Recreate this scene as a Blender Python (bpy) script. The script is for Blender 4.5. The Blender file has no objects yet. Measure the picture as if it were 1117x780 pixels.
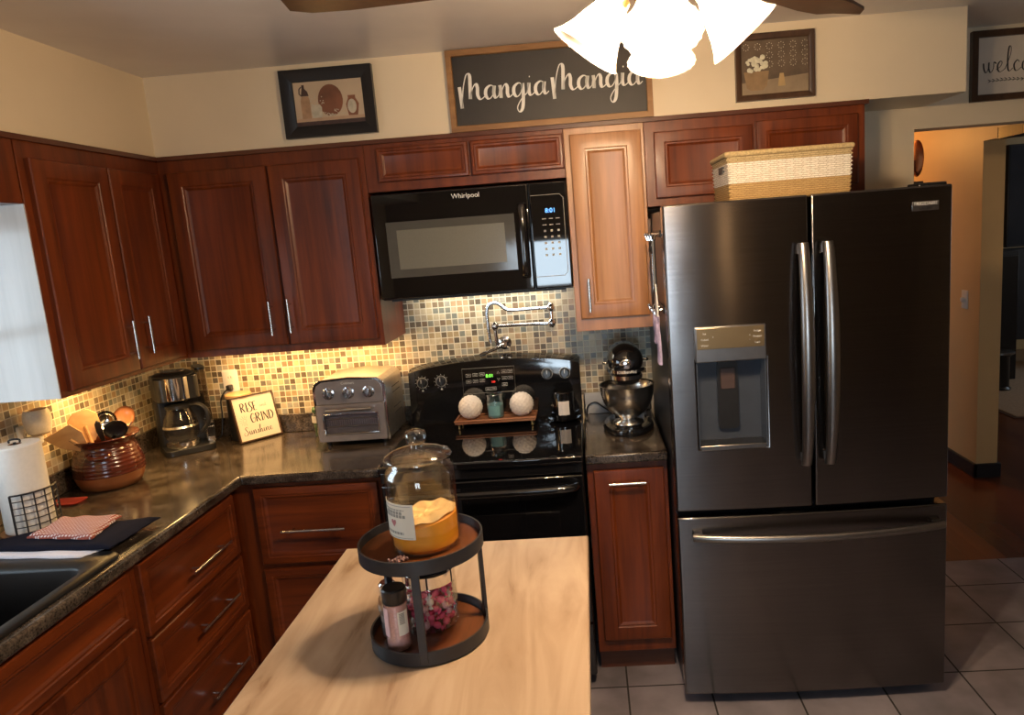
import bpy, bmesh, math, random
from mathutils import Vector, Matrix, Euler
from math import sin, cos, pi, radians, atan2, hypot
random.seed(7)
sc = bpy.context.scene
col = sc.collection

# ------------------------------------------------------------------ camera
cam = bpy.data.objects.new('camera', bpy.data.cameras.new('camera'))
col.objects.link(cam)
YAW, PITCH, ROLL, FPX = -.048, -.1679, -.0749, 790.78
fw = Vector((sin(YAW)*cos(PITCH), cos(YAW)*cos(PITCH), sin(PITCH)))
r0 = Vector((cos(YAW), -sin(YAW), 0)); u0 = r0.cross(fw)
rt = r0*cos(ROLL) + u0*sin(ROLL); up = -r0*sin(ROLL) + u0*cos(ROLL)
cam.matrix_world = Matrix(((rt.x, up.x, -fw.x, 2.0003), (rt.y, up.y, -fw.y, -3.2139), (rt.z, up.z, -fw.z, 1.7291), (0, 0, 0, 1)))
cam.data.sensor_width = 36; cam.data.lens = 36*FPX/1117
cam.data.shift_x = -50.35/1117; cam.data.shift_y = -1.82/1117
cam.data.clip_start = .05
sc.camera = cam
sc.view_settings.view_transform = 'Standard'; sc.view_settings.look = 'None'
sc.view_settings.gamma = 1; sc.view_settings.use_curve_mapping = False
sc.view_settings.exposure = 0.0
sc.cycles.use_denoising = True
sc.cycles.max_bounces = 10; sc.cycles.transparent_max_bounces = 24
sc.cycles.sample_clamp_indirect = 6
sc.cycles.caustics_reflective = False; sc.cycles.caustics_refractive = False

# ------------------------------------------------------------------ world and lights
world = bpy.data.worlds.new('sky'); sc.world = world; world.use_nodes = True
bgn = world.node_tree.nodes['Background']
bgn.inputs[0].default_value = (.62, .78, 1, 1); bgn.inputs[1].default_value = .4

def area(name, loc, size, power, color, direction, spread=pi):
    l = bpy.data.lights.new(name, 'AREA'); l.shape = 'RECTANGLE'; l.size, l.size_y = size
    l.energy = power; l.color = color; l.spread = spread
    o = bpy.data.objects.new(name, l); col.objects.link(o); o.location = loc
    o.rotation_euler = Vector(direction).to_track_quat('-Z', 'Y').to_euler()
    return o
DAY = (.74, .87, 1.0); WARM = (1.0, .66, .34)
area('daylight_sink_window', (-.12, -1.62, 1.52), (.85, .8), 13, DAY, (1, 0, -.15))
area('daylight_rear_window', (1.86, -5.12, 1.18), (.95, 1.0), 38, DAY, (0, 1, -.1))
area('daylight_living_room', (8.3, 3.0, 1.6), (1.4, 1.2), 12, DAY, (-1, 0, -.1))
area('under_cabinet_glow_left', (.15, -.62, 1.325), (.04, .85), 9, (1, .58, .20), (-.1, 0, -1))
area('under_cabinet_glow_back', (.74, -.14, 1.325), (.78, .04), 6, (1, .58, .22), (0, .1, -1))
area('backsplash_fill', (1.565, -.10, 1.502), (.6, .03), 1.6, (1, .88, .70), (0, .25, -1))  # added light without a fixture, brightens the splashback behind the range
def point(name, loc, power, color, r=.03):
    l = bpy.data.lights.new(name, 'POINT'); l.energy = power; l.color = color; l.shadow_soft_size = r
    o = bpy.data.objects.new(name, l); col.objects.link(o); o.location = loc; return o
point('hall_lamp_glow', (3.75, 2.6, 2.2), 20, (1, .42, .09), .08)
point('living_room_lamp_glow', (7.0, 2.2, 1.6), 3, (1, .7, .45), .1)

# ------------------------------------------------------------------ materials
def nodes(name):
    m = bpy.data.materials.new(name); m.use_nodes = True
    nt = m.node_tree; return m, nt, nt.nodes['Principled BSDF']
def setp(b, **k):
    names = dict(color='Base Color', rough='Roughness', metal='Metallic', coat='Coat Weight', coatr='Coat Roughness',
                 spec='Specular IOR Level', trans='Transmission Weight', ior='IOR', sheen='Sheen Weight', aniso='Anisotropic',
                 emit='Emission Color', estr='Emission Strength', sss='Subsurface Weight')
    for a, v in k.items():
        if a in ('color', 'emit'): v = (*v, 1)
        b.inputs[names[a]].default_value = v
def N(nt, t, **k):
    n = nt.nodes.new(t)
    for a, v in k.items():
        if a.startswith('i_'): n.inputs[a[2:].replace('_', ' ')].default_value = v
        else: setattr(n, a, v)
    return n
def coords(nt, scale=(1, 1, 1), rot=(0, 0, 0), kind='Object'):
    tc = N(nt, 'ShaderNodeTexCoord'); mp = N(nt, 'ShaderNodeMapping')
    mp.inputs['Scale'].default_value = scale; mp.inputs['Rotation'].default_value = rot
    nt.links.new(tc.outputs[kind], mp.inputs['Vector']); return mp.outputs[0]
def ramp(nt, src, stops):
    r = N(nt, 'ShaderNodeValToRGB'); e = r.color_ramp.elements
    while len(e) < len(stops): e.new(.5)
    for q, (p, c) in zip(e, stops): q.position = p; q.color = (*c, 1)
    nt.links.new(src, r.inputs[0]); return r.outputs[0]
def bump(nt, b, src, strength=.3, dist=.001):
    n = N(nt, 'ShaderNodeBump', i_Strength=strength, i_Distance=dist)
    nt.links.new(src, n.inputs['Height']); nt.links.new(n.outputs[0], b.inputs['Normal'])
def plain(name, color, rough=.5, var=.08, scale=30, bmp=0, **k):
    """a surface with a little mottling of its own colour"""
    m, nt, b = nodes(name); setp(b, rough=rough, **k)
    n = N(nt, 'ShaderNodeTexNoise', i_Scale=scale, i_Detail=4.0); nt.links.new(coords(nt), n.inputs['Vector'])
    c = color
    nt.links.new(ramp(nt, n.outputs[0], [(.3, tuple(x*(1-var) for x in c)), (.7, tuple(min(1, x*(1+var)) for x in c))]), b.inputs['Base Color'])
    if bmp: bump(nt, b, n.outputs[0], bmp, .002)
    return m
def wood(name, dark, light, grain=(1, 1, .06), scale=30, rough=.35, coat=.5, var=None):
    m, nt, b = nodes(name); setp(b, rough=rough, coat=coat, coatr=.28 if rough > .4 else .14, spec=.3)
    n = N(nt, 'ShaderNodeTexNoise', i_Scale=scale, i_Detail=6.0, i_Roughness=.6, i_Distortion=.4)
    nt.links.new(coords(nt, grain), n.inputs['Vector'])
    n2 = N(nt, 'ShaderNodeTexNoise', i_Scale=3.5, i_Detail=2.0); nt.links.new(coords(nt, (1, 1, .4)), n2.inputs['Vector'])
    mx = N(nt, 'ShaderNodeMath', operation='ADD'); mul = N(nt, 'ShaderNodeMath', operation='MULTIPLY'); mul.inputs[1].default_value = .5
    nt.links.new(n2.outputs[0], mul.inputs[0]); nt.links.new(n.outputs[0], mx.inputs[0]); nt.links.new(mul.outputs[0], mx.inputs[1])
    mid = var or tuple((a+c)/2 for a, c in zip(dark, light))
    nt.links.new(ramp(nt, mx.outputs[0], [(.45, dark), (.72, mid), (1, light)]), b.inputs['Base Color'])
    bump(nt, b, n.outputs[0], .08, .001)
    return m
def thin_glass(name, tint=(1, 1, 1), rough=.02, refl=1.0, haze=0.0):
    m, nt, b = nodes(name); nt.nodes.remove(b)
    out = nt.nodes['Material Output']; tr = N(nt, 'ShaderNodeBsdfTransparent'); gl = N(nt, 'ShaderNodeBsdfGlossy')
    tr.inputs[0].default_value = (*tint, 1); gl.inputs['Roughness'].default_value = rough
    lw = N(nt, 'ShaderNodeLayerWeight', i_Blend=.25); mul = N(nt, 'ShaderNodeMath', operation='MULTIPLY_ADD')
    mul.inputs[1].default_value = refl*.55; mul.inputs[2].default_value = .03*refl; mul.use_clamp = True
    mix = N(nt, 'ShaderNodeMixShader')
    nt.links.new(lw.outputs['Facing'], mul.inputs[0]); nt.links.new(mul.outputs[0], mix.inputs[0])
    src = tr.outputs[0]
    if haze:
        df = N(nt, 'ShaderNodeBsdfTranslucent'); df.inputs[0].default_value = (.95, .95, .92, 1)
        m2 = N(nt, 'ShaderNodeMixShader'); m2.inputs[0].default_value = haze
        nt.links.new(src, m2.inputs[1]); nt.links.new(df.outputs[0], m2.inputs[2]); src = m2.outputs[0]
    nt.links.new(src, mix.inputs[1]); nt.links.new(gl.outputs[0], mix.inputs[2]); nt.links.new(mix.outputs[0], out.inputs[0])
    return m
def glow(name, color, strength):
    m, nt, b = nodes(name); setp(b, color=color, emit=color, estr=strength, rough=.5); return m

M = {}
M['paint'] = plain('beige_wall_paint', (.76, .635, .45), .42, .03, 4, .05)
M['paint_low_bounce'] = plain('low_bounce_wall_paint', (.26, .20, .13), .45, .03, 4, .05)  # for the unseen right and rear walls, darkened to cut bounce light
M['paint_hall'] = plain('ochre_hall_paint', (.72, .50, .24), .45, .03, 4, .05)
M['ceiling'] = plain('satin_ceiling_paint', (.72, .66, .60), .33, .10, 2.2, .1)
M['cherry'] = wood('cherry_stained_wood', (.036, .0048, .0010), (.190, .038, .0062), rough=.42, coat=.32)
M['cherry_h'] = wood('cherry_stained_wood_across', (.036, .0048, .0010), (.190, .038, .0062), grain=(.06, 1, 1), rough=.42, coat=.32)
M['sheen_cherry'] = wood('cherry_wood_with_lamp_sheen', (.20, .07, .02), (.46, .21, .075), rough=.42, coat=.6)  # cherry lightened: lamp sheen on the narrow wall cabinet put into its colour
M['cherry_dark'] = wood('dark_crown_strip', (.06, .016, .008), (.13, .04, .018), grain=(.06, .06, 1), rough=.35)
M['end_panel'] = wood('end_panel_window_glare', (.42, .40, .38), (.60, .585, .56), scale=14, rough=.2, coat=.6)  # pale tone puts the window's glare into the veneer colour
M['black'] = plain('glossy_black_enamel', (.006, .006, .007), .08, .1, 10, spec=1.0)
M['black_glass'] = plain('black_glass', (.004, .004, .005), .03, .1, 10, spec=.9)
M['black_matte'] = plain('matte_black_metal', (.015, .016, .02), .45, .15, 40)
M['black_plastic'] = plain('black_plastic', (.012, .012, .013), .3, .15, 40)
M['steel'] = plain('brushed_nickel', (.62, .60, .57), .25, .05, 60, metal=1)
M['chrome'] = plain('polished_chrome', (.72, .72, .74), .08, .03, 20, metal=1)
M['white'] = plain('white_plastic', (.78, .76, .70), .4, .03, 20)
M['print_white'] = plain('white_print', (.75, .74, .70), .5, .02, 20)
M['print_black'] = plain('black_print', (.02, .018, .016), .5, .05, 20)
M['print_grey'] = plain('grey_print', (.30, .28, .24), .5, .05, 20)
M['faint_grey'] = plain('faint_grey_ring', (.012, .012, .013), .15, .05, 20)
M['bulb'] = glow('lit_bulb', (1, .72, .45), 2050)
M['glass'] = thin_glass('clear_jar_glass', (.985, .99, .985), .02, 1.0)
M['window_glass'] = thin_glass('window_pane_glass', (.97, .99, .99), .01, .5)
M['shade'] = thin_glass('frosted_ribbed_shade_glass', (.98, .96, .92), .2, .3, .4)

def steel_dark():
    m, nt, b = nodes('dark_brushed_stainless'); setp(b, color=(.20, .185, .18), metal=1, rough=.2, aniso=.85)
    cx = N(nt, 'ShaderNodeCombineXYZ'); cx.inputs[2].default_value = 1.0
    nt.links.new(cx.outputs[0], b.inputs['Tangent'])
    n = N(nt, 'ShaderNodeTexNoise', i_Scale=1.0, i_Detail=3.0); nt.links.new(coords(nt, (3, 3, 260)), n.inputs['Vector'])
    nt.links.new(ramp(nt, n.outputs[0], [(.3, (.165, .155, .155)), (.7, (.19, .178, .176))]), b.inputs['Base Color'])
    w = N(nt, 'ShaderNodeTexNoise', i_Scale=5.0, i_Detail=1.0); nt.links.new(coords(nt, (1.2, 1, 1)), w.inputs['Vector'])
    bump(nt, b, w.outputs[0], .25, .0035)
    return m
M['fridge'] = steel_dark()
M['fridge_trim'] = plain('satin_dark_steel_trim', (.30, .285, .275), .3, .06, 30, metal=1)
M['toaster'] = plain('brushed_toaster_steel', (.60, .56, .50), .35, .08, 50, metal=1)
M['toaster_front'] = plain('brushed_toaster_fascia', (.30, .265, .26), .3, .08, 30, metal=.55)

def counter():
    m, nt, b = nodes('mottled_dark_laminate'); setp(b, rough=.2, coat=.3, coatr=.1)
    n = N(nt, 'ShaderNodeTexNoise', i_Scale=11.0, i_Detail=8.0, i_Roughness=.68); nt.links.new(coords(nt), n.inputs['Vector'])
    c = ramp(nt, n.outputs[0], [(.34, (.018, .013, .010)), (.5, (.050, .039, .031)), (.62, (.10, .080, .064)), (.75, (.17, .14, .115))])
    s = N(nt, 'ShaderNodeTexNoise', i_Scale=170.0, i_Detail=3.0); nt.links.new(coords(nt), s.inputs['Vector'])
    c2 = ramp(nt, s.outputs[0], [(.38, (.5, .5, .5)), (.62, (1.35, 1.3, 1.25))])
    mx = N(nt, 'ShaderNodeMix', data_type='RGBA', blend_type='MULTIPLY'); mx.inputs[0].default_value = 1
    nt.links.new(c, mx.inputs[6]); nt.links.new(c2, mx.inputs[7])
    # the mitre joint of the two worktops
    tc = N(nt, 'ShaderNodeTexCoord'); sp = N(nt, 'ShaderNodeSeparateXYZ'); nt.links.new(tc.outputs['Object'], sp.inputs[0])
    ad = N(nt, 'ShaderNodeMath', operation='ADD'); nt.links.new(sp.outputs[0], ad.inputs[0]); nt.links.new(sp.outputs[1], ad.inputs[1])
    ab = N(nt, 'ShaderNodeMath', operation='ABSOLUTE'); nt.links.new(ad.outputs[0], ab.inputs[0])
    lt = N(nt, 'ShaderNodeMath', operation='LESS_THAN'); lt.inputs[1].default_value = .0016; nt.links.new(ab.outputs[0], lt.inputs[0])
    m2 = N(nt, 'ShaderNodeMix', data_type='RGBA'); nt.links.new(lt.outputs[0], m2.inputs[0])
    nt.links.new(mx.outputs[2], m2.inputs[6]); m2.inputs[7].default_value = (.012, .01, .009, 1)
    nt.links.new(m2.outputs[2], b.inputs['Base Color']); return m
M['counter'] = counter()

def tiles(name, pitch, grout, colors, axes, gw=.07, rough=.3, off=(0, 0), gcolor=(.7, .64, .5), blotch=.12, bmp=.5, swap=None):
    """square tiles laid on two of the object axes; every tile takes one of the colours"""
    m, nt, b = nodes(name)
    tc = N(nt, 'ShaderNodeTexCoord'); sp = N(nt, 'ShaderNodeSeparateXYZ'); nt.links.new(tc.outputs['Object'], sp.inputs[0])
    fr, fl = [], []
    for k, ax in enumerate(axes):
        p = pitch[k] if isinstance(pitch, tuple) else pitch
        a = N(nt, 'ShaderNodeMath', operation='SUBTRACT'); a.inputs[1].default_value = off[k]; nt.links.new(sp.outputs[ax], a.inputs[0])
        d = N(nt, 'ShaderNodeMath', operation='DIVIDE'); d.inputs[1].default_value = p; nt.links.new(a.outputs[0], d.inputs[0])
        f = N(nt, 'ShaderNodeMath', operation='FLOOR'); nt.links.new(d.outputs[0], f.inputs[0]); fl.append(f.outputs[0])
        g = N(nt, 'ShaderNodeMath', operation='FRACT'); nt.links.new(d.outputs[0], g.inputs[0])
        h = N(nt, 'ShaderNodeMath', operation='SUBTRACT'); h.inputs[1].default_value = .5; nt.links.new(g.outputs[0], h.inputs[0])
        q = N(nt, 'ShaderNodeMath', operation='ABSOLUTE'); nt.links.new(h.outputs[0], q.inputs[0]); fr.append(q.outputs[0])
    mxm = N(nt, 'ShaderNodeMath', operation='MAXIMUM'); nt.links.new(fr[0], mxm.inputs[0]); nt.links.new(fr[1], mxm.inputs[1])
    mask = N(nt, 'ShaderNodeMath', operation='GREATER_THAN'); mask.inputs[1].default_value = .5-gw; nt.links.new(mxm.outputs[0], mask.inputs[0])
    cb = N(nt, 'ShaderNodeCombineXYZ'); nt.links.new(fl[0], cb.inputs[0]); nt.links.new(fl[1], cb.inputs[1])
    wn = N(nt, 'ShaderNodeTexWhiteNoise', noise_dimensions='3D'); nt.links.new(cb.outputs[0], wn.inputs['Vector'])
    rp = N(nt, 'ShaderNodeValToRGB'); rp.color_ramp.interpolation = 'CONSTANT'; e = rp.color_ramp.elements
    while len(e) < len(colors): e.new(.5)
    for k, q in enumerate(e): q.position = k/len(colors); q.color = (*colors[k], 1)
    nt.links.new(wn.outputs['Value'], rp.inputs[0])
    n = N(nt, 'ShaderNodeTexNoise', i_Scale=1.6/(pitch[0] if isinstance(pitch, tuple) else pitch), i_Detail=5.0); nt.links.new(tc.outputs['Object'], n.inputs['Vector'])
    var = ramp(nt, n.outputs[0], [(.3, (1-blotch,)*3), (.7, (1+blotch,)*3)])
    mu = N(nt, 'ShaderNodeMix', data_type='RGBA', blend_type='MULTIPLY'); mu.inputs[0].default_value = 1
    nt.links.new(rp.outputs[0], mu.inputs[6]); nt.links.new(var, mu.inputs[7])
    mx = N(nt, 'ShaderNodeMix', data_type='RGBA'); nt.links.new(mask.outputs[0], mx.inputs[0])
    nt.links.new(mu.outputs[2], mx.inputs[6]); mx.inputs[7].default_value = (*gcolor, 1)
    nt.links.new(mx.outputs[2], b.inputs['Base Color'])
    rr = N(nt, 'ShaderNodeMath', operation='MULTIPLY_ADD'); rr.inputs[1].default_value = .8-rough; rr.inputs[2].default_value = rough
    nt.links.new(mask.outputs[0], rr.inputs[0]); nt.links.new(rr.outputs[0], b.inputs['Roughness'])
    inv = N(nt, 'ShaderNodeMath', operation='SUBTRACT'); inv.inputs[0].default_value = 1; nt.links.new(mask.outputs[0], inv.inputs[1])
    bump(nt, b, inv.outputs[0], bmp, .0012)
    return m
stone = [(.50, .40, .24), (.36, .27, .15), (.17, .13, .085), (.47, .38, .26), (.115, .09, .06), (.27, .25, .19), (.52, .44, .30), (.24, .18, .115),
         (.20, .21, .175), (.42, .29, .17), (.33, .32, .27), (.14, .125, .105), (.50, .42, .28), (.22, .15, .095), (.38, .34, .26), (.56, .47, .32)]
M['mosaic_back'] = tiles('stone_mosaic_back', .0276, None, stone, (0, 2), off=(.003, .004))
M['mosaic_left'] = tiles('stone_mosaic_left', .0276, None, stone, (1, 2), off=(.003, .004))
M['floor'] = tiles('grey_floor_tile', (.31, .317), None, [(.185, .165, .185), (.215, .19, .212), (.20, .178, .198), (.23, .205, .228)], (0, 1),
                   gw=.011, rough=.38, off=(2.05, -.37), gcolor=(.02, .017, .015), blotch=.35, bmp=.4)
def planks(name, dark, light, axis=0, width=.09):
    m, nt, b = nodes(name); setp(b, rough=.25, coat=.3, coatr=.15)
    tc = N(nt, 'ShaderNodeTexCoord'); sp = N(nt, 'ShaderNodeSeparateXYZ'); nt.links.new(tc.outputs['Object'], sp.inputs[0])
    d = N(nt, 'ShaderNodeMath', operation='DIVIDE'); d.inputs[1].default_value = width; nt.links.new(sp.outputs[axis], d.inputs[0])
    f = N(nt, 'ShaderNodeMath', operation='FLOOR'); nt.links.new(d.outputs[0], f.inputs[0])
    w = N(nt, 'ShaderNodeTexWhiteNoise', noise_dimensions='1D'); nt.links.new(f.outputs[0], w.inputs['W'])
    nt.links.new(ramp(nt, w.outputs['Value'], [(0, dark), (1, light)]), b.inputs['Base Color']); return m
M['hall_wood'] = planks('reddish_hardwood_floor', (.11, .032, .012), (.20, .065, .022))
def maple():
    m, nt, b = nodes('pale_wood_grain_top'); setp(b, rough=.3, coat=.25, coatr=.2)
    n = N(nt, 'ShaderNodeTexNoise', i_Scale=4.0, i_Detail=7.0, i_Roughness=.55, i_Distortion=1.1); nt.links.new(coords(nt, (3.2, .55, 1)), n.inputs['Vector'])
    c = ramp(nt, n.outputs[0], [(.30, (.19, .11, .06)), (.40, (.31, .215, .145)), (.55, (.385, .28, .195)), (.75, (.45, .345, .25))])
    v = N(nt, 'ShaderNodeTexVoronoi', i_Scale=3.4); nt.links.new(coords(nt, (1.5, .8, 1)), v.inputs['Vector'])
    k = ramp(nt, v.outputs['Distance'], [(.0, (.30, .18, .10)), (.045, (.78, .66, .55)), (.10, (1, 1, 1))])
    mx = N(nt, 'ShaderNodeMix', data_type='RGBA', blend_type='MULTIPLY'); mx.inputs[0].default_value = .6
    nt.links.new(c, mx.inputs[6]); nt.links.new(k, mx.inputs[7]); nt.links.new(mx.outputs[2], b.inputs['Base Color']); return m
M['maple'] = maple()
M['walnut'] = wood('rustic_dark_walnut', (.014, .005, .002), (.16, .050, .014), grain=(1, .12, 1), scale=24, rough=.3)
M['rustic'] = wood('rustic_brown_frame', (.16, .075, .028), (.36, .19, .075), grain=(.15, 1, 1), scale=30, rough=.5, coat=.1)
M['dark_frame'] = wood('dark_brown_frame', (.035, .018, .010), (.085, .042, .022), rough=.4, coat=.2)
M['bamboo'] = wood('light_bamboo', (.46, .25, .10), (.66, .42, .2), grain=(.1, 1, 1), rough=.4, coat=.2)
M['acacia'] = wood('reddish_acacia', (.20, .075, .035), (.36, .16, .08), grain=(.1, 1, 1), rough=.4, coat=.2)
M['spoonwood'] = wood('brown_spoon_wood', (.16, .06, .025), (.30, .13, .06), rough=.35)
M['paper'] = plain('white_paper_towel', (.80, .78, .75), .9, .03, 90, .15)
M['sign_paper'] = plain('cream_sign_board', (.72, .62, .48), .6, .02, 20)
M['chalk'] = plain('chalkboard_black', (.018, .014, .011), .5, .15, 12)
M['black_frame'] = plain('black_satin_frame', (.012, .011, .012), .3, .1, 20)
M['sink'] = plain('black_composite_sink', (.005, .005, .006), .35, .2, 200, spec=.3)
M['ceramic'] = plain('cream_ceramic', (.80, .68, .50), .45, .08, 120)
M['glaze'] = plain('dark_red_glaze', (.065, .013, .006), .2, .25, 9, coat=.4)
M['terracotta'] = plain('terracotta_band', (.24, .085, .03), .35, .15, 20)
M['orb'] = plain('textured_white_ceramic', (.80, .73, .67), .5, .05, 60)
M['blue_wax'] = plain('blue_wax', (.10, .24, .27), .5, .06, 30)
M['marble'] = plain('grey_marble_slab', (.42, .42, .43), .3, .25, 7)
M['orange'] = plain('orange_filling', (1.0, .35, .015), .6, .05, 40)
M['froth'] = plain('cream_froth', (.80, .52, .22), .6, .12, 60)
M['label'] = plain('cream_label', (.76, .70, .58), .6, .03, 20)
M['pinksalt'] = plain('pink_salt', (.72, .37, .33), .7, .12, 260)
M['pink_candy'] = plain('hot_pink_wrapper', (.85, .10, .20), .25, .15, 60, coat=.5)
M['pale_candy'] = plain('pale_pink_wrapper', (.85, .45, .45), .25, .12, 60, coat=.5)
M['white_candy'] = plain('whitish_wrapper', (.80, .68, .58), .25, .12, 60, coat=.5)
M['pinecone'] = plain('mauve_brown_petals', (.17, .09, .085), .6, .3, 90)
M['navy'] = plain('dark_navy_cloth', (.009, .010, .020), .95, .2, 200, .3, spec=.08)
M['whitecloth'] = plain('white_cloth', (.66, .66, .74), .9, .04, 200, .3)
M['lilac'] = plain('lilac_pattern_cloth', (.40, .33, .48), .9, .3, 60, .3)
M['tv_screen'] = plain('dark_tv_screen', (.03, .035, .045), .12, .1, 4)
M['rug'] = plain('beige_rug', (.42, .29, .19), .95, .15, 60, .3)
M['copper'] = plain('copper_plate', (.55, .16, .05), .25, .1, 10, metal=1)
M['green'] = plain('green_leafy_label', (.06, .14, .06), .5, .3, 40)
M['red'] = plain('red_print', (.35, .04, .03), .4, .1, 30)
M['blue_lcd'] = glow('blue_lcd_digits', (.12, .40, 1), 2.2)
M['green_lcd'] = glow('green_lcd_digits', (.25, 1, .1), 1.6)
M['red_lcd'] = glow('red_lcd_digits', (1, .05, .03), 1.0)
M['brass'] = plain('antique_brass', (.42, .28, .12), .3, .08, 30, metal=1)
M['knob_steel'] = plain('bright_dial_steel', (.62, .63, .66), .15, .04, 30, metal=1)
def weave(name, colors):
    """basket weave, banded by height on the object z axis"""
    m, nt, b = nodes(name); setp(b, rough=.75)
    tc = N(nt, 'ShaderNodeTexCoord'); sp = N(nt, 'ShaderNodeSeparateXYZ'); nt.links.new(tc.outputs['Object'], sp.inputs[0])
    xy = N(nt, 'ShaderNodeMath', operation='ADD'); nt.links.new(sp.outputs[0], xy.inputs[0]); nt.links.new(sp.outputs[1], xy.inputs[1])
    cb = N(nt, 'ShaderNodeCombineXYZ'); nt.links.new(xy.outputs[0], cb.inputs[0]); nt.links.new(sp.outputs[2], cb.inputs[1])
    w = N(nt, 'ShaderNodeTexBrick', i_Scale=1.0); w.inputs['Brick Width'].default_value = .018; w.inputs['Row Height'].default_value = .0062
    w.inputs['Mortar Size'].default_value = .0011; w.inputs['Mortar Smooth'].default_value = .6
    w.inputs['Color1'].default_value = (1, 1, 1, 1); w.inputs['Color2'].default_value = (.84, .82, .78, 1); w.inputs['Mortar'].default_value = (.42, .36, .28, 1)
    nt.links.new(cb.outputs[0], w.inputs['Vector'])
    r = N(nt, 'ShaderNodeValToRGB'); r.color_ramp.interpolation = 'CONSTANT'; e = r.color_ramp.elements
    while len(e) < len(colors): e.new(.5)
    for q, (p, c) in zip(e, colors): q.position = p; q.color = (*c, 1)
    mu = N(nt, 'ShaderNodeMath', operation='MULTIPLY'); mu.inputs[1].default_value = 5.0
    nt.links.new(sp.outputs[2], mu.inputs[0]); nt.links.new(mu.outputs[0], r.inputs[0])
    v = w.outputs['Color']; bump(nt, b, v, .6, .002)
    mx = N(nt, 'ShaderNodeMix', data_type='RGBA', blend_type='MULTIPLY'); mx.inputs[0].default_value = 1
    nt.links.new(r.outputs[0], mx.inputs[6]); nt.links.new(v, mx.inputs[7]); nt.links.new(mx.outputs[2], b.inputs['Base Color'])
    return m
def checked():
    m, nt, b = nodes('red_and_white_checked_cloth'); setp(b, rough=.9)
    wv = []
    for d, s in (('X', 190), ('Y', 190)):
        w = N(nt, 'ShaderNodeTexWave', bands_direction=d, i_Scale=s/6.283*1.0); nt.links.new(coords(nt), w.inputs['Vector']); wv.append(w)
    mu = N(nt, 'ShaderNodeMath', operation='MULTIPLY'); nt.links.new(wv[0].outputs['Fac'], mu.inputs[0]); nt.links.new(wv[1].outputs['Fac'], mu.inputs[1])
    nt.links.new(ramp(nt, mu.outputs[0], [(.10, (.30, .07, .05)), (.22, (.42, .13, .09)), (.30, (.06, .05, .10)), (.36, (.75, .66, .66))]), b.inputs['Base Color'])
    return m
M['checked'] = checked()

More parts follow.
